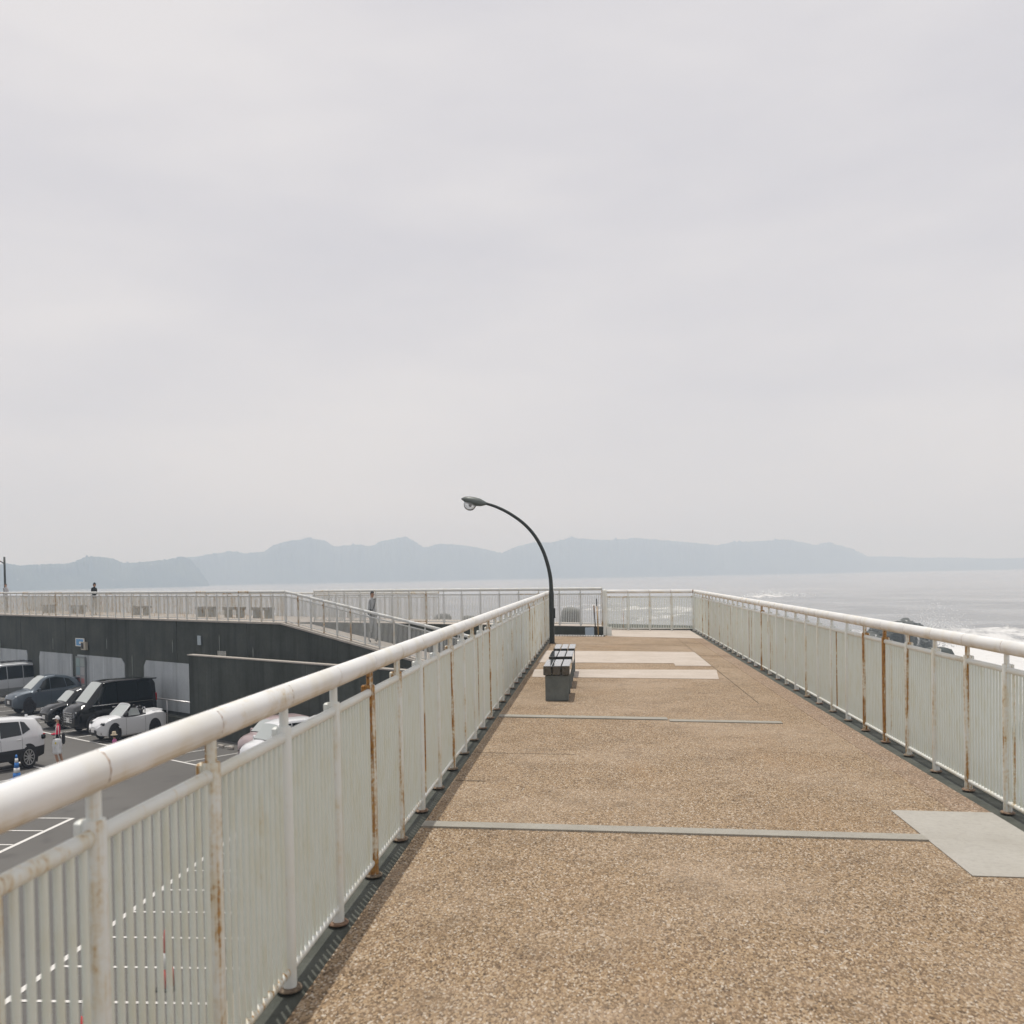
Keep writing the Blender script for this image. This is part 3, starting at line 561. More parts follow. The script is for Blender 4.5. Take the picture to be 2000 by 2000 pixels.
q = MB(); q.tube([(.02,25.3,-.01),(-.005,25.34,.72)], .015, 8); st2 = q.build('tan_stick', M['wood'], label='pale wooden stick with dark top leaning by the stair head', cat='stick', smooth=True)
q = MB(); q.tube([(-.005,25.34,.72),(-.013,25.36,.91)], .017, 8); q.build('tip', M['black'], st2, True)
q = MB(); q.box((-.36,29.06,-.26),(-.10,29.1,-.02)); q.build('blue_plate', mat('pale_blue_plate', (.42,.50,.58), .6), label='pale blue plate on the low wall beyond the stairs', cat='plate')

# ================================================================== ON AND BELOW THE PROMENADE
seaside = [(53.2,1.1,'leftmost'),(49.9,1.3,'second from left'),(43.5,1.3,'third from left'),(38.0,1.25,'fourth from left'),(35.9,1.25,'fifth from left'),(33.9,1.2,'rightmost')]
ang = math.atan2(D.y, D.x)-math.pi/2
for t_, lb, wh in seaside:
    v = nt_pt(23.4, t_-lb/2, 0); b = empty('bench', v, ang, label='%s of the grey benches behind the promenade railing' % wh, cat='bench', group='benches on the promenade'); bench_parts(b, lb, .33, .44, .12)
v = nt_pt(24, 60.2); lp = empty('street_lamp', v, label='black lamp post with bracket arm at the left edge', cat='street lamp')
q = MB(); q.tube([(0,0,0),(0,0,3.14)], [.062,.055], 12); q.build('column', M['black_metal'], lp, True)
q = MB(); q.tube([(0,0,2.72),(-.18,0,2.86),(-.42,0,2.95),(-.9,0,3.0)], [.03,.03,.028,.025], 8); q.build('bracket', M['black_metal'], lp, True)
q = MB(); q.lathe([(.05,0),(.16,-.06),(.18,-.12),(.1,-.2),(.03,-.24)], 14, M=Matrix.Translation((-1.0,0,3.02))); q.build('lamp_head', M['black_metal'], lp, True)
# things fixed to the big wall
def onwall(name, t0, t1, z0, z1, mtl, th, label, cat, n=21.06):
    q = MB(); a, b, c, d_ = nt_pt(n-th,t0), nt_pt(n-th,t1), nt_pt(n,t1), nt_pt(n,t0)
    q.prism([(v.x, v.y) for v in (b, a, d_, c)], z0, z1); return q.build(name, mtl, label=label, cat=cat)
sg = onwall('wall_sign', 44.32, 45.17, -1.34, -.97, M['white'], .03, 'white framed blue sign high on the dark wall', 'sign')
wp = onwall('sign_face', 44.40, 45.09, -1.30, -1.01, M['blue'], .034, None, None); wp.parent = sg
q_ = onwall('sign_mark', 44.5, 44.8, -1.22, -1.12, M['white'], .037, None, None); q_.parent = sg
fl = onwall('flood_light', 44.02, 44.46, -1.48, -1.12, M['tan'], .12, 'beige box lamp on the dark wall beside the blue sign', 'lamp'); wp = onwall('lens', 44.2, 44.43, -1.43, -1.17, M['black'], .124, None, None); wp.parent = fl
nb = empty('notice_board', nt_pt(21.0, 44.7, -3.7), label='tall board of faded notices on the wall below the blue sign', cat='notice board')
bd = onwall('board', 44.21, 45.11, -3.5, -1.80, mat('board_grey', (.22,.24,.24), .7), .05, None, None, 21.03); bd.parent = nb; bd.matrix_parent_inverse = Matrix.Translation(-nb.location)
cols = [(.30,.34,.33),(.24,.32,.31),(.36,.36,.36),(.2,.28,.3),(.33,.3,.3),(.4,.34,.33),(.42,.42,.4),(.3,.33,.36)]
for i in range(8):
    r_, c_ = divmod(i, 2); ps = onwall('notice', 44.26+c_*.43, 44.62+c_*.43, -2.24-.40*r_, -1.88-.40*r_, mat('notice_%d' % i, cols[i], .7), .055, None, None, 21.03); ps.parent = nb; ps.matrix_parent_inverse = Matrix.Translation(-nb.location)
    if i in (4, 5):
        for k in range(3): pz_ = onwall('print_mark', 44.30+c_*.43+k*.1, 44.34+c_*.43+k*.1, -2.2-.40*r_, -1.98-.40*r_, M['red'], .058, None, None, 21.03); pz_.parent = nb; pz_.matrix_parent_inverse = Matrix.Translation(-nb.location)
onwall('pipe_plate', 34.62, 34.86, -.95, -.59, mat('pale_plate', (.36,.42,.45), .6), .03, 'small pale plate high on the dark wall above the ramp wall', 'plate')
q = MB(); q.tube([nt_pt(20.95,53.5,-3.6), nt_pt(20.95,53.5,-1.36), nt_pt(20.95,56.4,-1.36), nt_pt(20.95,56.4,-3.6)], .05, 8); q.build('white_pipe', M['white'], label='white pipe frame on the wall at the left edge', cat='frame', smooth=True)
# metal rail by the wall end, a tap stand and red-topped posts
mr_ = empty('metal_guard', nt_pt(20.5, 36.4, ZP), label='low steel guard rail between the black van and the ramp wall', cat='guard rail')
for nm, pts_, rr in (('rail', [nt_pt(20.5,39.3,-3.13), nt_pt(20.5,34.0,-3.13)], .03), ('post', [nt_pt(20.5,36.3,ZP), nt_pt(20.5,36.3,-3.13)], .025), ('post', [nt_pt(20.5,38.9,ZP), nt_pt(20.5,38.9,-3.13)], .025)):
    q = MB(); q.tube([a-mr_.location for a in pts_], rr, 8); q.build(nm, M['steel'], mr_, True)
q = MB(); q.tube([nt_pt(20.0,36.6,ZP), nt_pt(20.0,36.6,ZP+.62)], .03, 8); q.tube([nt_pt(20.0,36.6,ZP+.55), nt_pt(20.0,36.15,ZP+.55)], .025, 8); q.tube([nt_pt(20.0,37.0,ZP), nt_pt(20.0,37.0,ZP+.75)], .025, 8); q.build('tap_stand', M['steel'], label='small steel tap stand in front of the guard rail', cat='tap', smooth=True)
for n_, t_, lab in ((19.6,36.0,'red-topped marker post just left of the ramp wall'),(19.9,38.4,'red-topped marker post behind the white roadster')):
    q = MB(); q.lathe([(.09,0),(.09,.03),(.03,.05),(.03,.6)], 10, 0); q.box((-.12,-.015,.42),(.12,.015,.46)); q.lathe([(.034,.6),(.036,.7),(.015,.76)], 10, 1)
    q.build('marker_post', [M['tan'], M['orange']], None, True, loc=nt_pt(n_,t_,ZP), label=lab, cat='post')
q = MB()
for k in range(7): a = nt_pt(20.0, 31.3+k*.08); q.tube([a+Vector((0,0,-2.4)), a+Vector((0,0,-1.0))], .012, 6)
q.build('picket_gate', M['far_paint'], label='tip of a small white picket showing above the ramp wall', cat='gate')
# wheel stops
for n_, t_, lab in ((18.86,29.93,'left concrete wheel stop left of the pink car'),(18.86,29.35,'right concrete wheel stop beside the pink car')):
    q = MB(); q.cbox((-.05,-.16,0),(.05,.16,.11), .02); e = q.build('wheel_stop', M['coping'], None, loc=nt_pt(n_,t_,ZP), label=lab, cat='wheel stop', group='concrete wheel stops'); e.rotation_euler = (0,0,ang+math.pi/2 - math.pi/2)

# cones
def cone(name, loc, label, body, band, h=.72, r=.12, group=None):
    e = empty(name, loc, label=label, cat='traffic cone', group=group)
    q = MB(); q.cbox((-.15,-.15,0),(.15,.15,.03), .01); q.build('base', body, e)
    z = [0.03, .2, .34, .5, .62, .72]; rad = lambda a: r*(1-.8*a/.72)
    for i in range(5):
        q = MB(); a, b = z[i]*h/.72, z[i+1]*h/.72; q.lathe([(rad(z[i])+(.002 if i % 2 else 0), a),(rad(z[i+1])+(.002 if i % 2 else 0), b)], 14); q.build('band' if i % 2 else 'cone_shell', band if i % 2 else body, e, True)
    return e
M['cone_blue'] = mat('cone_blue', (.03,.17,.5), .5)
cone('traffic_cone', nt_pt(12.2,30.15,ZP), 'blue and white traffic cone beside the white hatchback', M['cone_blue'], M['white'])
def banner_pole(loc, label, h=1.25):
    e = empty('red_cone', loc, label=label, cat='traffic cone', group='red cones below the left railing')
    q = MB(); q.cbox((-.14,-.14,0),(.14,.14,.04), .01); q.build('base', M['black'], e)
    q = MB(); q.lathe([(.11,.04),(.085,.3)], 14); q.build('cone_shell', M['red'], e, True)
    q = MB(); q.lathe([(.0855,.3),(.06,.52)], 14); q.build('band', M['white'], e, True)
    q = MB(); q.lathe([(.0595,.52),(.025,.82),(.015,.83)], 14); q.build('cone_tip', M['red'], e, True)
for x, y, wh in ((-6.45,11.9,'nearest'),(-6.1,13.4,'second'),(-5.9,14.75,'third'),(-5.75,16.3,'furthest')):
    banner_pole((x, y, ZP), '%s red and white cone glimpsed through the left balusters' % wh)
q = MB(); q.lathe([(.1,0),(.1,.02),(.03,.06),(.035,.22),(.05,.26),(.03,.33)], 10); q.build('white_bollard', M['white'], None, True, loc=nt_pt(15.75,31.55,ZP), label='tiny white post on the ground before the roadster wheel', cat='post')

# ================================================================== TETRAPODS AND SURF
M['tetra'] = concrete('wet_tetrapod', (.045,.055,.05), (.10,.11,.10), 1.2, .4); M['tetra_grey'] = concrete('dry_tetrapod', (.15,.16,.15), (.24,.24,.22), 1.5, .3)
def tetra_mesh(s, name='tetrapod', mtl=None):
    q = MB(); dirs = [Vector((0,0,1))]+[Vector((math.cos(a)*.943, math.sin(a)*.943, -.333)) for a in (0.3, 2.394, 4.489)]
    for d_ in dirs: q.lathe([(s*.36,0),(s*.33,s*.25),(s*.235,s*.93),(s*.20,s*1.0),(s*.1,s*1.03)], 16, M=d_.to_track_quat('Z','Y').to_matrix().to_4x4())
    return flat_smooth(q.mesh(name, mtl or M['tetra']), 50)
tm_big = tetra_mesh(4.3); tm_mid = tetra_mesh(2.2); tm_top = tetra_mesh(1.5, 'tetrapod', M['tetra_grey'])
TP = [(tm_big,(21.75,66,-8.0),(0,0,.3),'dark wet tetrapod leg rising in the foam behind the right railing'),
      (tm_big,(22.0,50,-7.0),(.1,-.12,.6),'dark tetrapod at the right edge behind the railing'),
      (tm_top,(-1.08,36.2,-1.2),(.05,.1,.2),'grey tetrapod top rising behind the lamp post railing'),
      (tm_top,(-6.2,40.0,-1.5),(-.1,.1,1.2),'grey rounded tetrapod top behind the ramp railing'),
      (tm_top,(-5.2,39.6,-1.58),(.1,0,2.2),'lower grey tetrapod top next to the rounded one')]
for me_, lo_, ro_, lab in TP:
    e = link('tetrapod', me_, None, lo_, lab, 'tetrapod', 'tetrapods along the shore'); e.rotation_euler = ro_
def spray(name, cx, cy, cz, sx, sy, sz, n, label_kind='stuff', rmin=.012, rmax=.05):
    q = MB()
    for i in range(n):
        u = random.gauss(0, .5); h = abs(random.gauss(0, .55)); v = random.gauss(0, .5)
        c_ = Vector((cx+u*sx*(1-.35*min(h,1)), cy+v*sy, cz+h*sz)); r = random.uniform(rmin, rmax)*(1.2-.6*min(1, h))
        ax = [Vector((random.gauss(0,1), random.gauss(0,1), random.gauss(0,1))).normalized()*r for _ in range(3)]
        vs = [c_+ax[0], c_-ax[0], c_+ax[1], c_-ax[1], c_+ax[2], c_-ax[2]]
        q.add(vs, [(0,2,4),(2,1,4),(1,3,4),(3,0,4),(2,0,5),(1,2,5),(3,1,5),(0,3,5)])
    return q.build(name, M['spray'], kind='stuff')
M['spray'] = mat('sea_spray', (.82,.83,.82), .7)
spray('sea_spray', 26.3, 80, -4.6, 2.6, 2.5, 2.9, 3800); spray('sea_spray', 24.0, 82, -4.5, 3.5, 1.2, 1.4, 1400); spray('sea_spray', 54.5, 316, -7.0, 11, 3, 2.0, 1500, 'stuff', .05, .25)
def boulder(label, c, rad, seed):
    bm = bmesh.new(); bmesh.ops.create_icosphere(bm, subdivisions=5, radius=1.0)
    for v in bm.verts:
        d_ = v.co.normalized(); k = 1 + .22*fbm(d_.x*1.3+seed, d_.y*1.3, d_.z*1.3, 3) + .10*abs(fbm(d_.x*4, d_.y*4+seed, d_.z*4, 3)) + .03*fbm(d_.x*14, d_.y*14, d_.z*14+seed, 2)
        v.co = Vector((d_.x*rad[0]*k, d_.y*rad[1]*k, min(d_.z, .82)*rad[2]*k))
    me_ = bpy.data.meshes.new('wet_rock'); bm.to_mesh(me_); bm.free(); me_.materials.append(M['wet_rock']); flat_smooth(me_, 35); return link('wet_rock', me_, None, c, label, 'rock', 'wet rocks in the surf')
M['wet_rock'] = mat('wet_rock', (.06,.07,.065), .5); g = G(M['wet_rock']); c = g.ramp(g.noise(g.pos(), .8, 6, .65), [(.3,(.05,.06,.055)),(.7,(.12,.13,.12))])
c = g.mix(g.smooth(g.noise(g.pos((2.2,2.2,.22)), 1.0, 5, .6), .60, .68), c, (.6,.61,.6)); g.col(c); g.bump(g.noise(g.pos(), 2.2, 6, .7), .8, .25)
boulder('broad dark wet rock under the splash behind the right railing', (23.2, 78.5, -5.0), (2.5,1.8,2.8), 3.1)
boulder('lower grey wet rock with white runnels left of the broad one', (20.6, 77.0, -6.1), (2.2,1.7,2.9), 8.4)
boulder('small dark rock far left of the splash, just under the handrail', (15.9, 80.0, -6.4), (1.1,1.0,2.0), 5.2)
v = Vector((268.2,1500,ZS)); bt = empty('sailing_boat', v, label='tiny pale sailing boat far out before the distant hills', cat='boat')
q = MB(); q.add([(-2.2,0,.8),(2.2,0,.8),(1.6,.6,0.0),(-1.6,.6,0),(1.6,-.6,0),(-1.6,-.6,0)], [(0,3,2,1),(0,1,4,5),(3,5,4,2),(0,5,3),(1,2,4)]); q.build('hull', M['white'], bt)
q = MB(); q.add([(0,0,.9),(-1.6,0,.95),(0,0,6.5),(0,.06,.9),(-1.6,.06,.95),(0,.06,6.5)], [(0,1,2),(5,4,3),(0,3,4,1),(1,4,5,2),(2,5,3,0)]); q.build('sail', M['white'], bt)

# ================================================================== CARS
def sc_build(q, name, mats, parent, smooth=False, ang=None):
    q.v = [(x*K, y*K, z) for x, y, z in q.v]; o = q.build(name, mats, parent, smooth)
    if ang: flat_smooth(o.data, ang)
    return o
class Car:
    """body lofted through stations (x, z_bottom, z_belt, half width, z_top, half width of top); sizes in metres, x forward"""
    def __init__(s, name, label, n, t, stations, paint, lower=None, face=-1, wheels=(1.4,-1.4,.33), group='cars in the car park', rim=None):
        f = NN*face; s.root = empty(name, nt_pt(n, t, ZP), math.atan2(f.y, f.x), label=label, cat='car', group=group)
        s.st = sorted(stations); s.xs = [a[0] for a in s.st]; s.paint = paint; s.lower = lower or paint
        s.body(); s.wheels(*wheels, rim or M['rim'])
    def at(s, x): return [x]+[float(np.interp(x, s.xs, [a[i] for a in s.st])) for i in range(1, 6)]
    def sec(s, x):
        _, zb, ze, w, zt, wt = s.at(x); zt = max(zt, ze+.02)
        return [(w*.80,zb),(w*.94,zb+.03),(w*.985,zb+.14),(w,(zb+ze)*.5),(w*.985,ze-.09),(w*.955,ze),(w*.955*.5+wt*.5+.01,(ze+zt-.05)*.5),(wt,zt-.05),(wt*.90,zt-.012),(wt*.5,zt+.006),(0,zt+.012)]
    def body(s):
        xs = []
        for a, b in zip(s.xs[:-1], s.xs[1:]):
            k = max(1, int((b-a)/.09)); xs += [a+(b-a)*i/k for i in range(k)]
        xs.append(s.xs[-1]); q = MB(); ns = None; vs = []
        for x in xs:
            h = s.sec(x); ring = [(x,y,z) for y, z in h]+[(x,-y,z) for y, z in h[-2::-1]]; ns = len(ring); vs += ring
        fs = []; mi = []
        for i in range(len(xs)-1):
            for j in range(ns-1):
                fs.append((i*ns+j, (i+1)*ns+j, (i+1)*ns+j+1, i*ns+j+1)); jj = j if j < 10 else 19-j; mi.append(1 if jj < 3 else 0)
            fs.append((i*ns+ns-1, (i+1)*ns+ns-1, (i+1)*ns, i*ns)); mi.append(1)
        fs += [tuple(range(ns)), tuple(range((len(xs)-1)*ns, len(xs)*ns))[::-1]]; mi += [0, 0]
        q.add(vs, fs); q.m = mi
        q.f = [f[::-1] for f in q.f]
        sc_build(q, 'body', [s.paint, s.lower], s.root, ang=38)
    def side(s, x, v, sgn, off=.007):
        h = s.sec(x); a, b, c = h[5], h[6], h[7]
        y, z = (a[0]+(b[0]-a[0])*v*2, a[1]+(b[1]-a[1])*v*2) if v < .5 else (b[0]+(c[0]-b[0])*(v-.5)*2, b[1]+(c[1]-b[1])*(v-.5)*2)
        return (x, sgn*(y+off), z)
    def window(s, corners, name='side_window', mtl=None, off=.007, sgns=(1,-1)):
        """corners: rear-bottom, front-bottom, front-top, rear-top as (x, v)"""
        (x0,v0),(x1,v1),(x2,v2),(x3,v3) = corners
        for sg in sgns:
            q = MB(); vs = []; n, m_ = 9, 4
            for j in range(m_+1):
                f = j/m_
                for i in range(n+1):
                    e = i/n; xb = x0+(x1-x0)*e; xt = x3+(x2-x3)*e; vb = v0+(v1-v0)*e; vt = v3+(v2-v3)*e
                    vs.append(s.side(xb+(xt-xb)*f, vb+(vt-vb)*f, sg, off))
            fs = [(j*(n+1)+i, j*(n+1)+i+1, (j+1)*(n+1)+i+1, (j+1)*(n+1)+i) for j in range(m_) for i in range(n)]
            if sg < 0: pass
            else: fs = [f[::-1] for f in fs]
            q.add(vs, fs); sc_build(q, name, mtl or M['glass_dark'], s.root, True)
    def topwin(s, x0, x1, name='windscreen', mtl=None, w0=.9, w1=.88, off=.009):
        q = MB(); vs = []; n, m_ = 8, 8
        for i in range(n+1):
            x = x0+(x1-x0)*i/n; _, zb, ze, w, zt, wt = s.at(x); hw = wt*(w0+(w1-w0)*i/n)
            for j in range(m_+1):
                u = -1+2*j/m_; yy = u*hw; z = float(np.interp(abs(yy), [0, wt*.5, wt*.9, wt], [zt+.012, zt+.006, zt-.012, zt-.05]))
                vs.append((x+(.0), yy, z+off*1.3))
        fs = [(i*(m_+1)+j, i*(m_+1)+j+1, (i+1)*(m_+1)+j+1, (i+1)*(m_+1)+j) for i in range(n) for j in range(m_)]
        if x1 > x0: fs = [f[::-1] for f in fs]
        q.add(vs, fs); sc_build(q, name, mtl or M['glass_sky'], s.root, True)
    def wheels(s, xf, xr, r, rim):
        for x in (xf, xr):
            w = s.at(x)[3]
            for sg in (1, -1):
                q = MB(); n = 20; R = r*1.17; vs = [(x, sg*(w+.004), r)]
                for i in range(n+1): a = math.radians(-28+236*i/n); vs.append((x+R*math.cos(a), sg*(w*.99+.008), r+R*math.sin(a)))
                fs = [(0, i, i+1) if sg < 0 else (0, i+1, i) for i in range(1, n+1)]; q.add(vs, fs); sc_build(q, 'wheel_arch', M['black'], s.root)
                Mx = Matrix.Translation((x, sg*(w-.19), r)) @ Matrix.Rotation(-sg*math.pi/2, 4, 'X')
                q = MB(); q.lathe([(r*.6,0),(r*.96,.01),(r,.04),(r,.17),(r*.95,.205),(r*.70,.215),(r*.66,.19)], 24, M=Mx); wh = sc_build(q, 'wheel', M['rubber'], s.root, ang=50)
                q = MB(); q.lathe([(r*.70,.19),(r*.68,.217),(r*.62,.214),(r*.60,.196)], 24, M=Mx, cap=False)
                for k in range(10):
                    a = 2*math.pi*k/10; q.box((-r*.05,r*.1,.200),(r*.05,r*.64,.216), M=Mx @ Matrix.Rotation(a, 4, 'Z'))
                q.lathe([(r*.14,.2),(r*.14,.219),(r*.08,.222)], 12, M=Mx); sc_build(q, 'rim', rim, wh)
    def part(s, name, lo, hi, mtl, b=.015, both=False, rot=None):
        for sg in ((1,-1) if both else (1,)):
            q = MB(); l = (lo[0], min(lo[1]*sg, hi[1]*sg), lo[2]); h = (hi[0], max(lo[1]*sg, hi[1]*sg), hi[2]); b_ = min(b, (h[0]-l[0])*.45, (h[1]-l[1])*.45, (h[2]-l[2])*.45)
            q.cbox(l, h, b_); sc_build(q, name, mtl, s.root)
    def mirrors(s, x, y, z, mtl): s.part('mirror', (x-.07, y, z-.06), (x+.06, y+.18, z+.09), mtl, .03, True)
    def seam(s, x, z0, z1):
        w = s.at(x)[3]
        for sg in (1, -1):
            q = MB(); pts = [(sg*(yy+.003), z) for yy, z in s.sec(x)[1:6] if z0 <= z <= z1+.2]
            if len(pts) < 2: return
            vs = []
            for y, z in pts: vs += [(x-.006,y,z),(x+.006,y,z)]
            fs = [(2*i,2*i+1,2*i+3,2*i+2) if sg > 0 else (2*i,2*i+2,2*i+3,2*i+1) for i in range(len(pts)-1)]; q.add(vs, fs); sc_build(q, 'door_seam', M['black'], s.root)
    def handle(s, x, z): w = s.at(x)[3]; s.part('door_handle', (x-.1, w*.985, z-.015), (x+.1, w*.985+.03, z+.02), s.paint if s.paint != M['car_black'] else M['chrome'], .01, True)

def minivan(name, label, n, t, paint):
    c = Car(name, label, n, t, [(-2.475,.42,1.0,.82,1.45,.70),(-2.44,.32,1.05,.88,1.74,.70),(-2.3,.26,1.06,.915,1.88,.72),(-1.6,.22,1.06,.925,1.94,.745),(.1,.22,1.04,.925,1.945,.745),(.75,.22,1.03,.925,1.90,.72),(1.1,.22,1.02,.925,1.66,.70),(1.78,.22,1.0,.92,1.14,.74),(2.1,.22,.97,.90,1.08,.72),(2.36,.25,.92,.84,.99,.66),(2.475,.32,.82,.74,.86,.6)], paint, wheels=(1.5,-1.5,.345))
    c.window([(1.02,.10),(1.55,.10),(.92,.86),(.62,.90)], 'quarter_window'); c.window([(.02,.08),(.98,.08),(.58,.92),(.02,.95)]); c.window([(-1.25,.08),(-.02,.08),(-.02,.95),(-1.25,.95)]); c.window([(-2.25,.14),(-1.29,.08),(-1.29,.95),(-2.1,.9)])
    c.topwin(1.74, .80); c.part('window_trim', (-2.2,.905,1.035),(1.5,.925,1.055), M['chrome'], .004, True)
    c.part('roof_spoiler', (-2.62,-.62,1.84),(-2.28,.62,1.885), paint, .015)
    c.part('grille', (2.40,-.48,.42),(2.495,.48,.84), M['black'], .02)
    for k in range(5): c.part('grille_bar', (2.46,-.5,.45+.085*k),(2.52,.5,.49+.085*k), M['chrome'], .005)
    c.part('headlight', (2.20,.52,.80),(2.425,.80,.88), M['lamp_clear'], .02, True); c.part('fog_trim', (2.36,.70,.38),(2.42,.74,.66), M['chrome'], .008, True)
    c.part('number_plate', (2.49,-.17,.46),(2.525,.17,.62), M['plate_white'], .004); c.part('tail_light', (-2.49,.62,1.0),(-2.40,.87,1.3), M['lamp_red'], .02, True)
    c.mirrors(1.2, .92, 1.12, paint); c.seam(.95,.3,1.0); c.seam(-.05,.3,1.0); c.handle(.25,.93); c.handle(-.2,.93)
    q = MB(); q.cbox((-2.5,-.8,.2),(-2.42,.8,.5), .03); sc_build(q, 'bumper', paint, c.root)
    return c
minivan('parked_minivan', 'black minivan with chrome grille parked beside the white roadster', 18.72, 37.4, M['car_black'])
minivan('parked_minivan', 'black car showing only its shiny roof behind the pale parked cars', 18.35, 21.9, M['car_black'])

# white open roadster
def roadster():
    c = Car('parked_roadster', 'white open-top two-seat roadster next to the black minivan', 18.06, 34.8, [(-1.96,.42,.72,.60,.76,.42),(-1.9,.34,.80,.74,.86,.5),(-1.7,.24,.86,.82,.94,.58),(-1.2,.2,.88,.865,.92,.62),(-.75,.18,.83,.865,.87,.64),(.0,.17,.80,.85,.83,.62),(.55,.17,.81,.85,.86,.62),(.9,.18,.83,.86,.87,.62),(1.3,.2,.80,.855,.83,.60),(1.65,.22,.70,.80,.73,.54),(1.86,.25,.60,.66,.62,.42),(1.96,.3,.52,.48,.54,.3)], M['car_white'], wheels=(1.155,-1.155,.315), rim=M['black'])
    q = MB(); q.cbox((-.78,-.6,.80),(.5,.6,.878), .02); sc_build(q, 'cockpit', M['black'], c.root)
    for sg in (-1, 1):
        q = MB(); q.cbox((-.66,sg*.33-.2,.82),(-.42,sg*.33+.2,1.06), .05); q.cbox((-.62,sg*.33-.1,1.04),(-.5,sg*.33+.1,1.17), .03); sc_build(q, 'seat', M['black'], c.root)
        q = MB(); q.tube([(-.78,sg*.33-.17,.85),(-.78,sg*.33-.15,1.07),(-.78,sg*.33+.15,1.07),(-.78,sg*.33+.17,.85)], .03, 8); sc_build(q, 'roll_hoop', M['chrome'], c.root, True)
        q = MB(); q.add([(.42,sg*.66,.86),(-.38,sg*.66,.86),(-.3,sg*.58,1.10),(.1,sg*.56,1.12),(.42,sg*.66+.008,.86),(-.38,sg*.66+.008,.86),(-.3,sg*.58+.008,1.10),(.1,sg*.56+.008,1.12)], [(0,1,2,3),(7,6,5,4),(0,3,7,4),(3,2,6,7),(2,1,5,6)]); sc_build(q, 'door_glass', M['glass_sky'], c.root)
    # windscreen frame and pane
    q = MB(); a, b, c1, d_ = (.68,-.64,.86),(.68,.64,.86),(.12,.54,1.235),(.12,-.54,1.235); up_ = Vector((.012,0,.018))
    q.add([Vector(v) for v in (a,b,c1,d_)]+[Vector(v)-up_ for v in (a,b,c1,d_)], [(0,1,2,3),(7,6,5,4)]); sc_build(q, 'windscreen', M['glass_sky'], c.root)
    q = MB(); q.tube([(.68,-.65,.86),(.12,-.555,1.225),(.10,-.4,1.245),(.09,0,1.255),(.10,.4,1.245),(.12,.555,1.225),(.68,.65,.86)], .026, 8); sc_build(q, 'windscreen_frame', M['car_white'], c.root, True)
    c.mirrors(.42,.66,.92,M['black']); c.part('headlight', (1.46,.46,.60),(1.80,.765,.70), M['glass_dark'], .04, True); c.part('grille', (1.80,-.42,.24),(1.99,.42,.47), M['black'], .05)
    c.part('number_plate', (1.97,-.16,.36),(2.0,.16,.48), M['plate_white'], .004); c.part('bumper_slot', (1.74,.60,.30),(1.85,.66,.42), M['black'], .01, True); c.part('tail_light', (-1.94,.48,.68),(-1.86,.70,.78), M['lamp_red'], .02, True)
    c.seam(.5,.2,.8); c.seam(-.6,.2,.8); c.part('side_lamp', (.95,.862,.58),(1.02,.874,.61), M['black'], .003, True); c.part('door_handle', (-.5,.845,.70),(-.34,.87,.73), M['car_white'], .006, True)
    c.part('boot_lid', (-1.85,-.5,.90),(-1.25,.5,.955), M['car_white'], .03)
roadster()
# blue-grey coupe crossover
c = Car('parked_crossover', 'blue-grey crossover with sloping roof left of the black cars', 19.55, 45.05, [(-2.36,.5,.95,.72,1.0,.55),(-2.28,.36,1.0,.84,1.12,.6),(-1.95,.28,1.03,.90,1.36,.60),(-1.3,.26,1.02,.925,1.56,.63),(-.4,.26,1.0,.925,1.655,.65),(.2,.26,.99,.925,1.62,.64),(.55,.26,.98,.925,1.48,.63),(1.25,.26,.97,.92,1.06,.70),(1.8,.28,.92,.90,.99,.66),(2.2,.32,.84,.80,.90,.58),(2.36,.4,.72,.66,.76,.48)], M['car_bluegrey'], wheels=(1.42,-1.42,.365), rim=M['black'])
c.window([(.02,.10),(1.0,.10),(.42,.85),(.02,.92)]); c.window([(-1.05,.12),(-.02,.10),(-.02,.92),(-.95,.9)]); c.window([(-1.72,.3),(-1.09,.13),(-1.0,.9),(-1.35,.82)], 'quarter_window'); c.topwin(1.2, .25); c.part('window_trim', (-1.6,.885,.985),(1.0,.905,1.0), M['chrome'], .004, True)
c.part('spoiler', (-2.2,-.5,1.40),(-1.75,.5,1.44), M['car_bluegrey'], .015); c.part('headlight', (1.98,.52,.74),(2.22,.78,.86), M['lamp_clear'], .03, True); c.part('grille', (2.26,-.42,.42),(2.385,.42,.72), M['black'], .03); c.part('number_plate', (2.37,-.17,.5),(2.40,.17,.64), M['plate_white'], .004); c.part('fog_trim', (2.2,.60,.4),(2.27,.66,.72), M['chrome'], .01, True)
c.mirrors(.78,.9,1.05,M['car_bluegrey']); c.seam(.0,.3,1.0); c.seam(1.0,.3,1.0); c.handle(.2,.86); c.handle(-.85,.88); c.part('tail_light', (-2.34,.5,.92),(-2.24,.8,1.0), M['lamp_red'], .02, True)
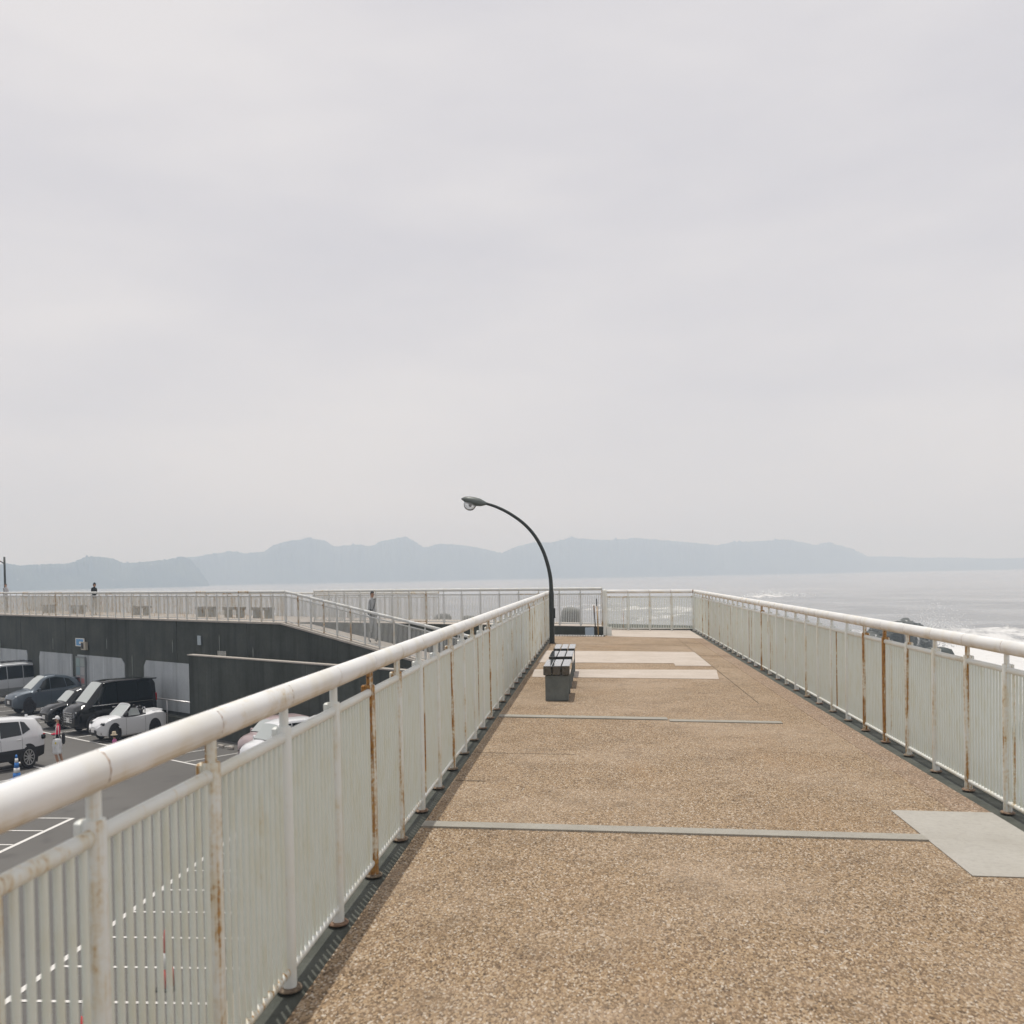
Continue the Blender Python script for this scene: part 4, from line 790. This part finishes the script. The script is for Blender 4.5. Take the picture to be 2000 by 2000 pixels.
# small black hatchback
c = Car('parked_hatchback', 'black hatchback half hidden behind the black minivan', 18.4, 39.5, [(-2.0,.4,.95,.72,1.1,.6),(-1.85,.3,.98,.82,1.38,.58),(-1.2,.24,.97,.86,1.5,.6),(-.1,.24,.95,.86,1.53,.61),(.35,.24,.94,.86,1.44,.60),(1.0,.24,.93,.86,1.02,.66),(1.5,.26,.88,.84,.95,.62),(1.85,.3,.8,.74,.85,.54),(2.0,.36,.66,.58,.7,.44)], M['car_black'], wheels=(1.25,-1.25,.32))
c.window([(.0,.1),(.85,.1),(.3,.88),(.0,.92)]); c.window([(-1.0,.1),(-.04,.1),(-.04,.92),(-.95,.88)]); c.topwin(.96,.40); c.part('headlight', (1.62,.46,.70),(1.86,.70,.82), M['lamp_clear'], .03, True); c.part('grille', (1.9,-.4,.36),(2.02,.4,.56), M['black'], .03); c.part('number_plate', (2.0,-.17,.42),(2.03,.17,.56), M['plate_white'], .004); c.mirrors(.6,.84,1.0,M['car_black'])
# big silver off-roader at the left edge
c = Car('parked_offroader', 'tall silver off-road wagon with roof rails at the left edge', 19.85, 50.4, [(-2.42,.5,1.1,.84,1.2,.74),(-2.36,.42,1.12,.90,1.72,.72),(-2.2,.36,1.12,.92,1.84,.73),(-1.0,.34,1.12,.93,1.88,.75),(.4,.34,1.1,.93,1.87,.74),(.7,.34,1.1,.93,1.76,.73),(1.15,.34,1.08,.93,1.2,.8),(1.9,.36,1.04,.92,1.12,.78),(2.3,.4,.96,.88,1.04,.7),(2.42,.5,.86,.8,.9,.62)], M['car_silver'], M['car_grey'], wheels=(1.4,-1.4,.38))
c.window([(.02,.06),(.98,.06),(.55,.9),(.02,.92)]); c.window([(-1.1,.06),(-.03,.06),(-.03,.92),(-1.1,.92)]); c.window([(-2.1,.08),(-1.15,.06),(-1.15,.92),(-2.02,.88)]); c.topwin(1.12,.72); c.mirrors(.85,.92,1.2,M['chrome']); c.seam(-.02,.4,1.1); c.seam(-1.12,.4,1.1); c.handle(.1,1.0); c.handle(-1.0,1.0)
for y in (.55,-.55):
    q = MB(); q.tube([(-1.9,y,1.88),(-1.85,y,1.95),(.2,y,1.95),(.25,y,1.88)], .02, 6); sc_build(q, 'roof_rail', M['black'], c.root)
for x in (-1.5,-.6,.1): q = MB(); q.cbox((x-.04,-.6,1.93),(x+.04,.6,1.98), .01); sc_build(q, 'cross_bar', M['black'], c.root)
c.part('side_trim', (-2.3,.925,.52),(2.2,.945,.6), M['car_grey'], .01, True); c.part('tail_light', (-2.43,.62,1.0),(-2.34,.88,1.3), M['lamp_red'], .02, True); c.part('headlight', (2.2,.5,.86),(2.40,.8,1.0), M['lamp_clear'], .03, True)
# white crossover hatch seen from the rear quarter
c = Car('parked_hatchback', 'white crossover hatchback with black wheel arches beside the person in pink', 12.3, 32.15, [(-2.1,.48,.95,.66,1.02,.52),(-2.02,.36,1.0,.80,1.25,.58),(-1.75,.3,1.02,.86,1.50,.56),(-1.1,.28,1.0,.88,1.57,.60),(-.1,.28,.98,.88,1.60,.62),(.35,.28,.97,.88,1.54,.61),(1.0,.28,.96,.88,1.08,.68),(1.6,.3,.92,.86,1.0,.64),(1.95,.34,.84,.76,.9,.56),(2.1,.42,.7,.6,.75,.46)], M['car_white'], M['black'], wheels=(1.28,-1.28,.36))
c.window([(-.02,.08),(.9,.08),(.38,.88),(-.02,.92)]); c.window([(-1.0,.12),(-.06,.08),(-.06,.92),(-.95,.9)]); c.window([(-1.42,.4),(-1.04,.14),(-1.0,.9),(-1.2,.85)], 'quarter_window'); c.topwin(.96,.40)
c.part('tail_light', (-2.09,.42,.86),(-1.88,.85,1.0), M['glass_dark'], .03, True); c.part('tail_lens', (-2.1,.5,.98),(-1.98,.80,1.03), M['lamp_red'], .015, True); c.part('spoiler', (-2.12,-.5,1.47),(-1.72,.5,1.52), M['car_white'], .015); c.topwin(-1.98,-1.78,'rear_window',M['glass_dark'])
c.seam(-.05,.35,1.0); c.seam(-1.0,.35,1.0); c.handle(-.85,.92); c.handle(.15,.9); c.mirrors(.6,.86,1.04,M['car_white']); c.part('aerial', (-1.62,-.015,1.53),(-1.5,.015,1.62), M['car_white'], .005)
for sx in (1.28,-1.28): c.part('arch_trim', (sx-.46,.872,.5),(sx+.46,.884,.56), M['black'], .004, True)
# pale cars by the ramp wall
def kei(name, label, n, t, up_, low_, H=1.52, L_=3.5, plate='plate_white'):
    h = H/1.52; e = L_/2
    c = Car(name, label, n, t, [(-e,.4,.95,.62,1.2,.55),(-e+.1,.3,1.0,.70,1.42*h,.55),(-e+.5,.22,.98,.735,1.5*h,.58),(.0,.22,.96,.735,1.525*h,.585),(e-1.35,.22,.95,.735,1.46*h,.575),(e-.72,.22,.94,.735,1.02,.62),(e-.3,.25,.88,.71,.95,.58),(e-.08,.3,.78,.62,.84,.5),(e,.4,.62,.5,.66,.4)], up_, low_, wheels=(e-.58,-e+.55,.29))
    c.window([(-.1,.08),(e-.95,.08),(e-1.42,.9),(-.1,.93)]); c.window([(-e+.5,.1),(-.14,.08),(-.14,.93),(-e+.5,.9)]); c.topwin(e-.76, e-1.30)
    c.part('headlight', (e-.32,.36,.64),(e-.07,.62,.78), M['lamp_clear'], .04, True); c.part('grille', (e-.1,-.34,.46),(e+.02,.34,.62), M['black'], .02); c.part('number_plate', (e,-.16,.34),(e+.03,.16,.46), M[plate], .004); c.part('wiper', (e-.80,-.5,1.03),(e-.74,.5,1.055), M['black'], .005)
    c.mirrors(e-1.0,.72,1.02,up_); c.seam(-.1,.3,1.0); c.part('emblem', (e-.01,-.05,.66),(e+.01,.05,.74), M['chrome'], .01); return c
kei('parked_kei_car', 'small dusty pink and maroon car nearest the wheel stops', 18.3, 26.0, M['car_pink'], M['car_maroon'], 1.46, 3.4, 'plate_yellow')
kei('parked_kei_car', 'white small car between the pink car and the taller white one', 17.6, 24.68, M['car_white'], M['car_white'], 1.55, 3.7)
kei('parked_wagon', 'taller white wagon right of the small white car', 17.95, 23.2, M['car_white'], M['car_white'], 1.74, 3.7)

# ================================================================== PEOPLE
def skin_body(name, joints, edges, mtl, parent):
    """one continuous body grown over a skeleton of joints (position, radius)"""
    me = bpy.data.meshes.new(name); keys = list(joints); me.from_pydata([joints[k][0] for k in keys], [(keys.index(a), keys.index(b)) for a, b in edges], [])
    bm = bmesh.new(); bm.from_mesh(me); lay = bm.verts.layers.skin.verify(); bm.verts.ensure_lookup_table()
    for i, k in enumerate(keys): r = joints[k][1]; bm.verts[i][lay].radius = (r, r) if not isinstance(r, tuple) else r; bm.verts[i][lay].use_root = (k == 'pelvis')
    bm.to_mesh(me); bm.free(); me.materials.append(mtl); o = link(name, me, parent)
    s = o.modifiers.new('skin', 'SKIN'); s.use_smooth_shade = True; s.branch_smoothing = .4; ss = o.modifiers.new('sub', 'SUBSURF'); ss.levels = 2; ss.render_levels = 2
    return o
def person_mat(name, bands):
    """clothing colours by height on the body: (height, colour) from the feet up"""
    m = mat(name, (.5,.5,.5), .85, spec=.2); g = G(m); t = g.t.nodes.new('ShaderNodeTexCoord'); s = g.t.nodes.new('ShaderNodeSeparateXYZ'); g.l(t.outputs['Object'], s.inputs[0])
    n_ = g.noise(t.outputs['Object'], 14, 2); h = g.math('DIVIDE', g.math('ADD', s.outputs[2], g.math('MULTIPLY', g.math('SUBTRACT', n_, .5), .05)), 2.0)
    c = g.ramp(h, [(z/2, col) for z, col in bands], 'CONSTANT'); c = g.mix(.25, c, g.mix(n_, (.25,.25,.25), (.9,.9,.9)), 'SOFT_LIGHT'); g.col(c); return m
E_BODY = [('pelvis','belly'),('belly','chest'),('chest','neck'),('neck','head'),('head','crown'),('chest','sh_l'),('sh_l','el_l'),('el_l','ha_l'),('ha_l','fi_l'),('chest','sh_r'),('sh_r','el_r'),('el_r','ha_r'),('ha_r','fi_r'),
          ('pelvis','hip_l'),('hip_l','kn_l'),('kn_l','an_l'),('an_l','to_l'),('pelvis','hip_r'),('hip_r','kn_r'),('kn_r','an_r'),('an_r','to_r')]
def person(label, loc, rz, h, pose, bands, extras=None, lean=0.0):
    """pose: overrides of joint positions at 1.70 m (x forward, y left)"""
    J = {'pelvis':((0,0,.93),.135),'belly':((.01,0,1.08),.125),'chest':((0,0,1.30),.145),'neck':((.0,0,1.47),.055),'head':((.03,0,1.565),.088),'crown':((.02,0,1.645),.078),
         'sh_l':((0,.17,1.40),.062),'el_l':((-.02,.22,1.13),.045),'ha_l':((.04,.23,.90),.034),'fi_l':((.06,.23,.82),.024),'sh_r':((0,-.17,1.40),.062),'el_r':((-.02,-.22,1.13),.045),'ha_r':((.04,-.23,.90),.034),'fi_r':((.06,-.23,.82),.024),
         'hip_l':((0,.09,.86),.095),'kn_l':((.04,.1,.48),.066),'an_l':((-.02,.1,.08),.045),'to_l':((.14,.11,.04),.036),'hip_r':((0,-.09,.86),.095),'kn_r':((.04,-.1,.48),.066),'an_r':((-.02,-.1,.08),.045),'to_r':((.14,-.11,.04),.036)}
    for k, v in pose.items(): J[k] = v if isinstance(v[0], tuple) else (v, J[k][1])
    s = h/1.70; root = empty('person', loc, rz, label=label, cat='person'); root.scale = (K*s*1.05, K*s*1.05, s)
    b = skin_body('body', J, E_BODY, person_mat('clothes', bands), root)
    hx = Vector(J['head'][0])
    q = MB()
    for sg in (1,-1): q.lathe([(.004,0),(.011,.004),(.011,.01)], 8, M=Matrix.Translation(hx+Vector((.086,sg*.032,.012))) @ Matrix.Rotation(math.pi/2, 4, 'Y'))
    q.build('eyes', M['hair'], b)
    q = MB(); q.add([hx+Vector(v) for v in ((.083,-.014,-.02),(.083,.014,-.02),(.112,0,-.022),(.085,0,.02))], [(0,2,1),(0,3,2),(1,2,3)]); q.box(hx+Vector((.078,-.022,-.055)), hx+Vector((.088,.022,-.047))); q.build('nose_and_mouth', M['skin'], b)
    for sg in (1,-1): q = MB(); q.lathe([(.01,-.006),(.026,0),(.018,.01)], 8, M=Matrix.Translation(hx+Vector((-.005,sg*.088,-.005))) @ Matrix.Rotation(sg*-math.pi/2, 4, 'X'), sy=1.0); q.build('ear', M['skin'], b)
    if extras: extras(root, J, hx)
    return root
def cap_hair(root, hx, mtl, full=True, name='hair', drop=.02, r=.098):
    q = MB(); vs = []; n, k = 14, 6
    for i in range(k):
        a = math.radians(90-(112 if full else 92)*i/(k-1)); 
        for j in range(n):
            th = 2*math.pi*j/n; f = math.cos(th); rr = r*math.cos(a)*(1.0)
            zz = math.sin(a)*r*1.12
            if f > .2 and zz < .03: zz = .03+.01*f
            vs.append(hx+Vector((rr*f*1.03-.006, rr*math.sin(th)*.96, zz+drop)))
    fs = [(i*n+j, (i+1)*n+j, (i+1)*n+(j+1)%n, i*n+(j+1)%n) for i in range(k-1) for j in range(n)]; q.add(vs, fs); return q.build(name, mtl, root, True)
SK = (.42,.25,.17)
# man in grey on the ramp
def ex_man(r, J, hx):
    cap_hair(r, hx, M['hair'])
    q = MB(); q.tube([(.13,.12,1.43),(.165,.0,1.26),(.14,-.14,1.06)], .016, 6); q.tube([(.12,.12,1.44),(-.13,.06,1.36),(-.14,-.13,1.08)], .016, 6); q.build('strap', M['black'], r, True)
    q = MB(); q.cbox((-.1,-.24,.92),(.12,-.15,1.1), .03); q.build('bag', M['black'], r)
person('man in a pale grey long-sleeved shirt with a dark shoulder strap on the ramp', nt_pt(21.75,25.3,-.62), math.atan2(-NN.y,1.6), 1.74, {'kn_l':(.14,.1,.48),'an_l':(.06,.1,.09),'to_l':(.2,.1,.06),'kn_r':(.0,-.1,.48),'an_r':(-.16,-.1,.1),'to_r':(-.02,-.1,.04),'el_l':(-.06,.22,1.13),'ha_l':(.05,.22,.9),'fi_l':(.08,.22,.83)},
       [(0,(.05,.05,.05)),(.10,(.30,.31,.31)),(.92,(.40,.41,.41)),(1.47,SK)], ex_man)
# hooded person on the promenade
def ex_hood(r, J, hx):
    cap_hair(r, hx, cloth('black_hood', (.02,.024,.024)), True, 'hood', .02, .118)
    q = MB(); q.cbox((.30,-.05,1.10),(.32,.03,1.20), .004); q.build('phone', M['black'], r)
person('person in a dark hooded top and grey trousers on the promenade looking at a phone', nt_pt(22.3,45.85,0), math.atan2(-D.y,-D.x), 1.56, {'head':(.10,0,1.55),'crown':(.09,0,1.64),'neck':(.05,0,1.46),'chest':(.02,0,1.30),'el_l':(.02,.2,1.14),'ha_l':(.22,.08,1.12),'fi_l':(.28,.03,1.15),'el_r':(.02,-.2,1.14),'ha_r':(.22,-.08,1.10),'fi_r':(.28,-.03,1.14)},
       [(0,(.05,.05,.05)),(.08,(.30,.31,.30)),(.88,(.025,.03,.03)),(1.48,SK)], ex_hood)
def ex_left(r, J, hx): cap_hair(r, hx, M['hair'])
person('person in a pale top standing behind the lamp post at the left edge', nt_pt(22.6,56.6,0), math.atan2(-NN.y,-NN.x)+.5, 1.62, {'el_l':(.06,.28,1.15),'ha_l':(.2,.12,1.1),'fi_l':(.24,.06,1.12)}, [(0,(.05,.05,.05)),(.1,(.06,.065,.07)),(.9,(.42,.42,.43)),(1.48,SK)], ex_left)
# person in pink by the white car
def ex_pink(r, J, hx):
    cap_hair(r, hx, cloth('white_cap', (.72,.72,.72)), False, 'cap', .03, .108)
    q = MB(); q.cbox((.06,-.07,.045),(.19,.07,.062), .006, M=Matrix.Translation(hx)); q.build('cap_peak', cloth('white_peak', (.7,.7,.7)), r)
    q = MB(); q.tube([hx+Vector((-.08,0,.03)), hx+Vector((-.15,0,-.05)), hx+Vector((-.13,0,-.18))], [.04,.045,.012], 8); q.build('ponytail', M['hair'], r, True)
    q = MB(); vs = []
    for z, w_, d_ in ((.50,.14,.03),(.56,.20,.06),(.8,.21,.07),(.94,.19,.045),(1.0,.17,.02)):
        for j in range(14): a = 2*math.pi*j/14; vs.append((math.cos(a)*w_, +.33+math.sin(a)*d_+.02*math.sin(a*3+z*9), z+.012*math.sin(a*4)))
    fs = [(i*14+j, i*14+(j+1)%14, (i+1)*14+(j+1)%14, (i+1)*14+j) for i in range(4) for j in range(14)]+[tuple(range(13,-1,-1)), tuple(range(56,70))]; q.add(vs, fs); bg_ = q.build('tote_bag', cloth('white_tote', (.68,.69,.7)), r, True)
    q = MB(); q.lathe([(.035,0),(.035,.004)], 10, M=Matrix.Translation((.05,.405,.86)) @ Matrix.Rotation(-math.pi/2, 4, 'X')); q.build('print', mat('yellow_print', (.65,.55,.05), .7), bg_)
    for x in (-.1,.1): q = MB(); q.tube([(x,.31,.98),(x*.6,.27,1.2),(x*.4,.2,1.40)], .012, 6); q.build('bag_handle', M['white'], bg_, True)
    q = MB(); q.cbox((-.28,-.14,.78),(-.16,.14,1.16), .05); q.build('backpack', M['black'], r)
person('person in a pink shirt and white cap with white tote bag beside the car', nt_pt(13.75,30.85,ZP), math.atan2(-.35, -1), 1.62, {'kn_l':(.12,.09,.47),'an_l':(-.02,.09,.1),'to_l':(.13,.1,.05),'kn_r':(-.03,-.09,.48),'an_r':(-.17,-.09,.1),'to_r':(-.03,-.1,.03),'el_r':(-.02,-.22,1.13),'ha_r':(.2,-.2,1.1),'fi_r':(.27,-.18,1.12),'el_l':(-.02,.22,1.13),'ha_l':(.2,.18,1.12),'fi_l':(.27,.17,1.14)},
       [(0,(.55,.5,.5)),(.07,SK),(.50,(.02,.025,.035)),(.99,(.03,.035,.045)),(1.12,(.72,.045,.10)),(1.46,SK)], ex_pink)
def ex_child(r, J, hx):
    q = MB(); q.lathe([(.29,-.03),(.285,-.01),(.17,.03),(.165,.14),(.12,.19),(.02,.20)], 18, M=Matrix.Translation(hx+Vector((0,0,.07)))); q.build('sun_hat', cloth('beige_hat', (.52,.45,.33)), r, True)
    cap_hair(r, hx, M['hair'], True, 'hair', .0, .155)
person('small child in a beige sun hat and pink top before the roadster wheel', nt_pt(15.55,30.85,ZP), math.atan2(D.y, D.x)+.3, .92, {'chest':(0,0,1.12),'belly':(0,0,1.0),'sh_l':(0,.16,1.18),'sh_r':(0,-.16,1.18),'neck':((0,0,1.27),.06),'head':((.03,0,1.42),.135),'crown':((.02,0,1.54),.12),'ha_l':(.1,.2,.85),'fi_l':(.14,.2,.8),'el_l':(-.02,.21,1.0),'el_r':(-.02,-.21,1.0)}, [(0,(.5,.4,.4)),(.1,SK),(.5,(.3,.1,.25)),(.8,(.68,.2,.42)),(1.24,SK)], ex_child)
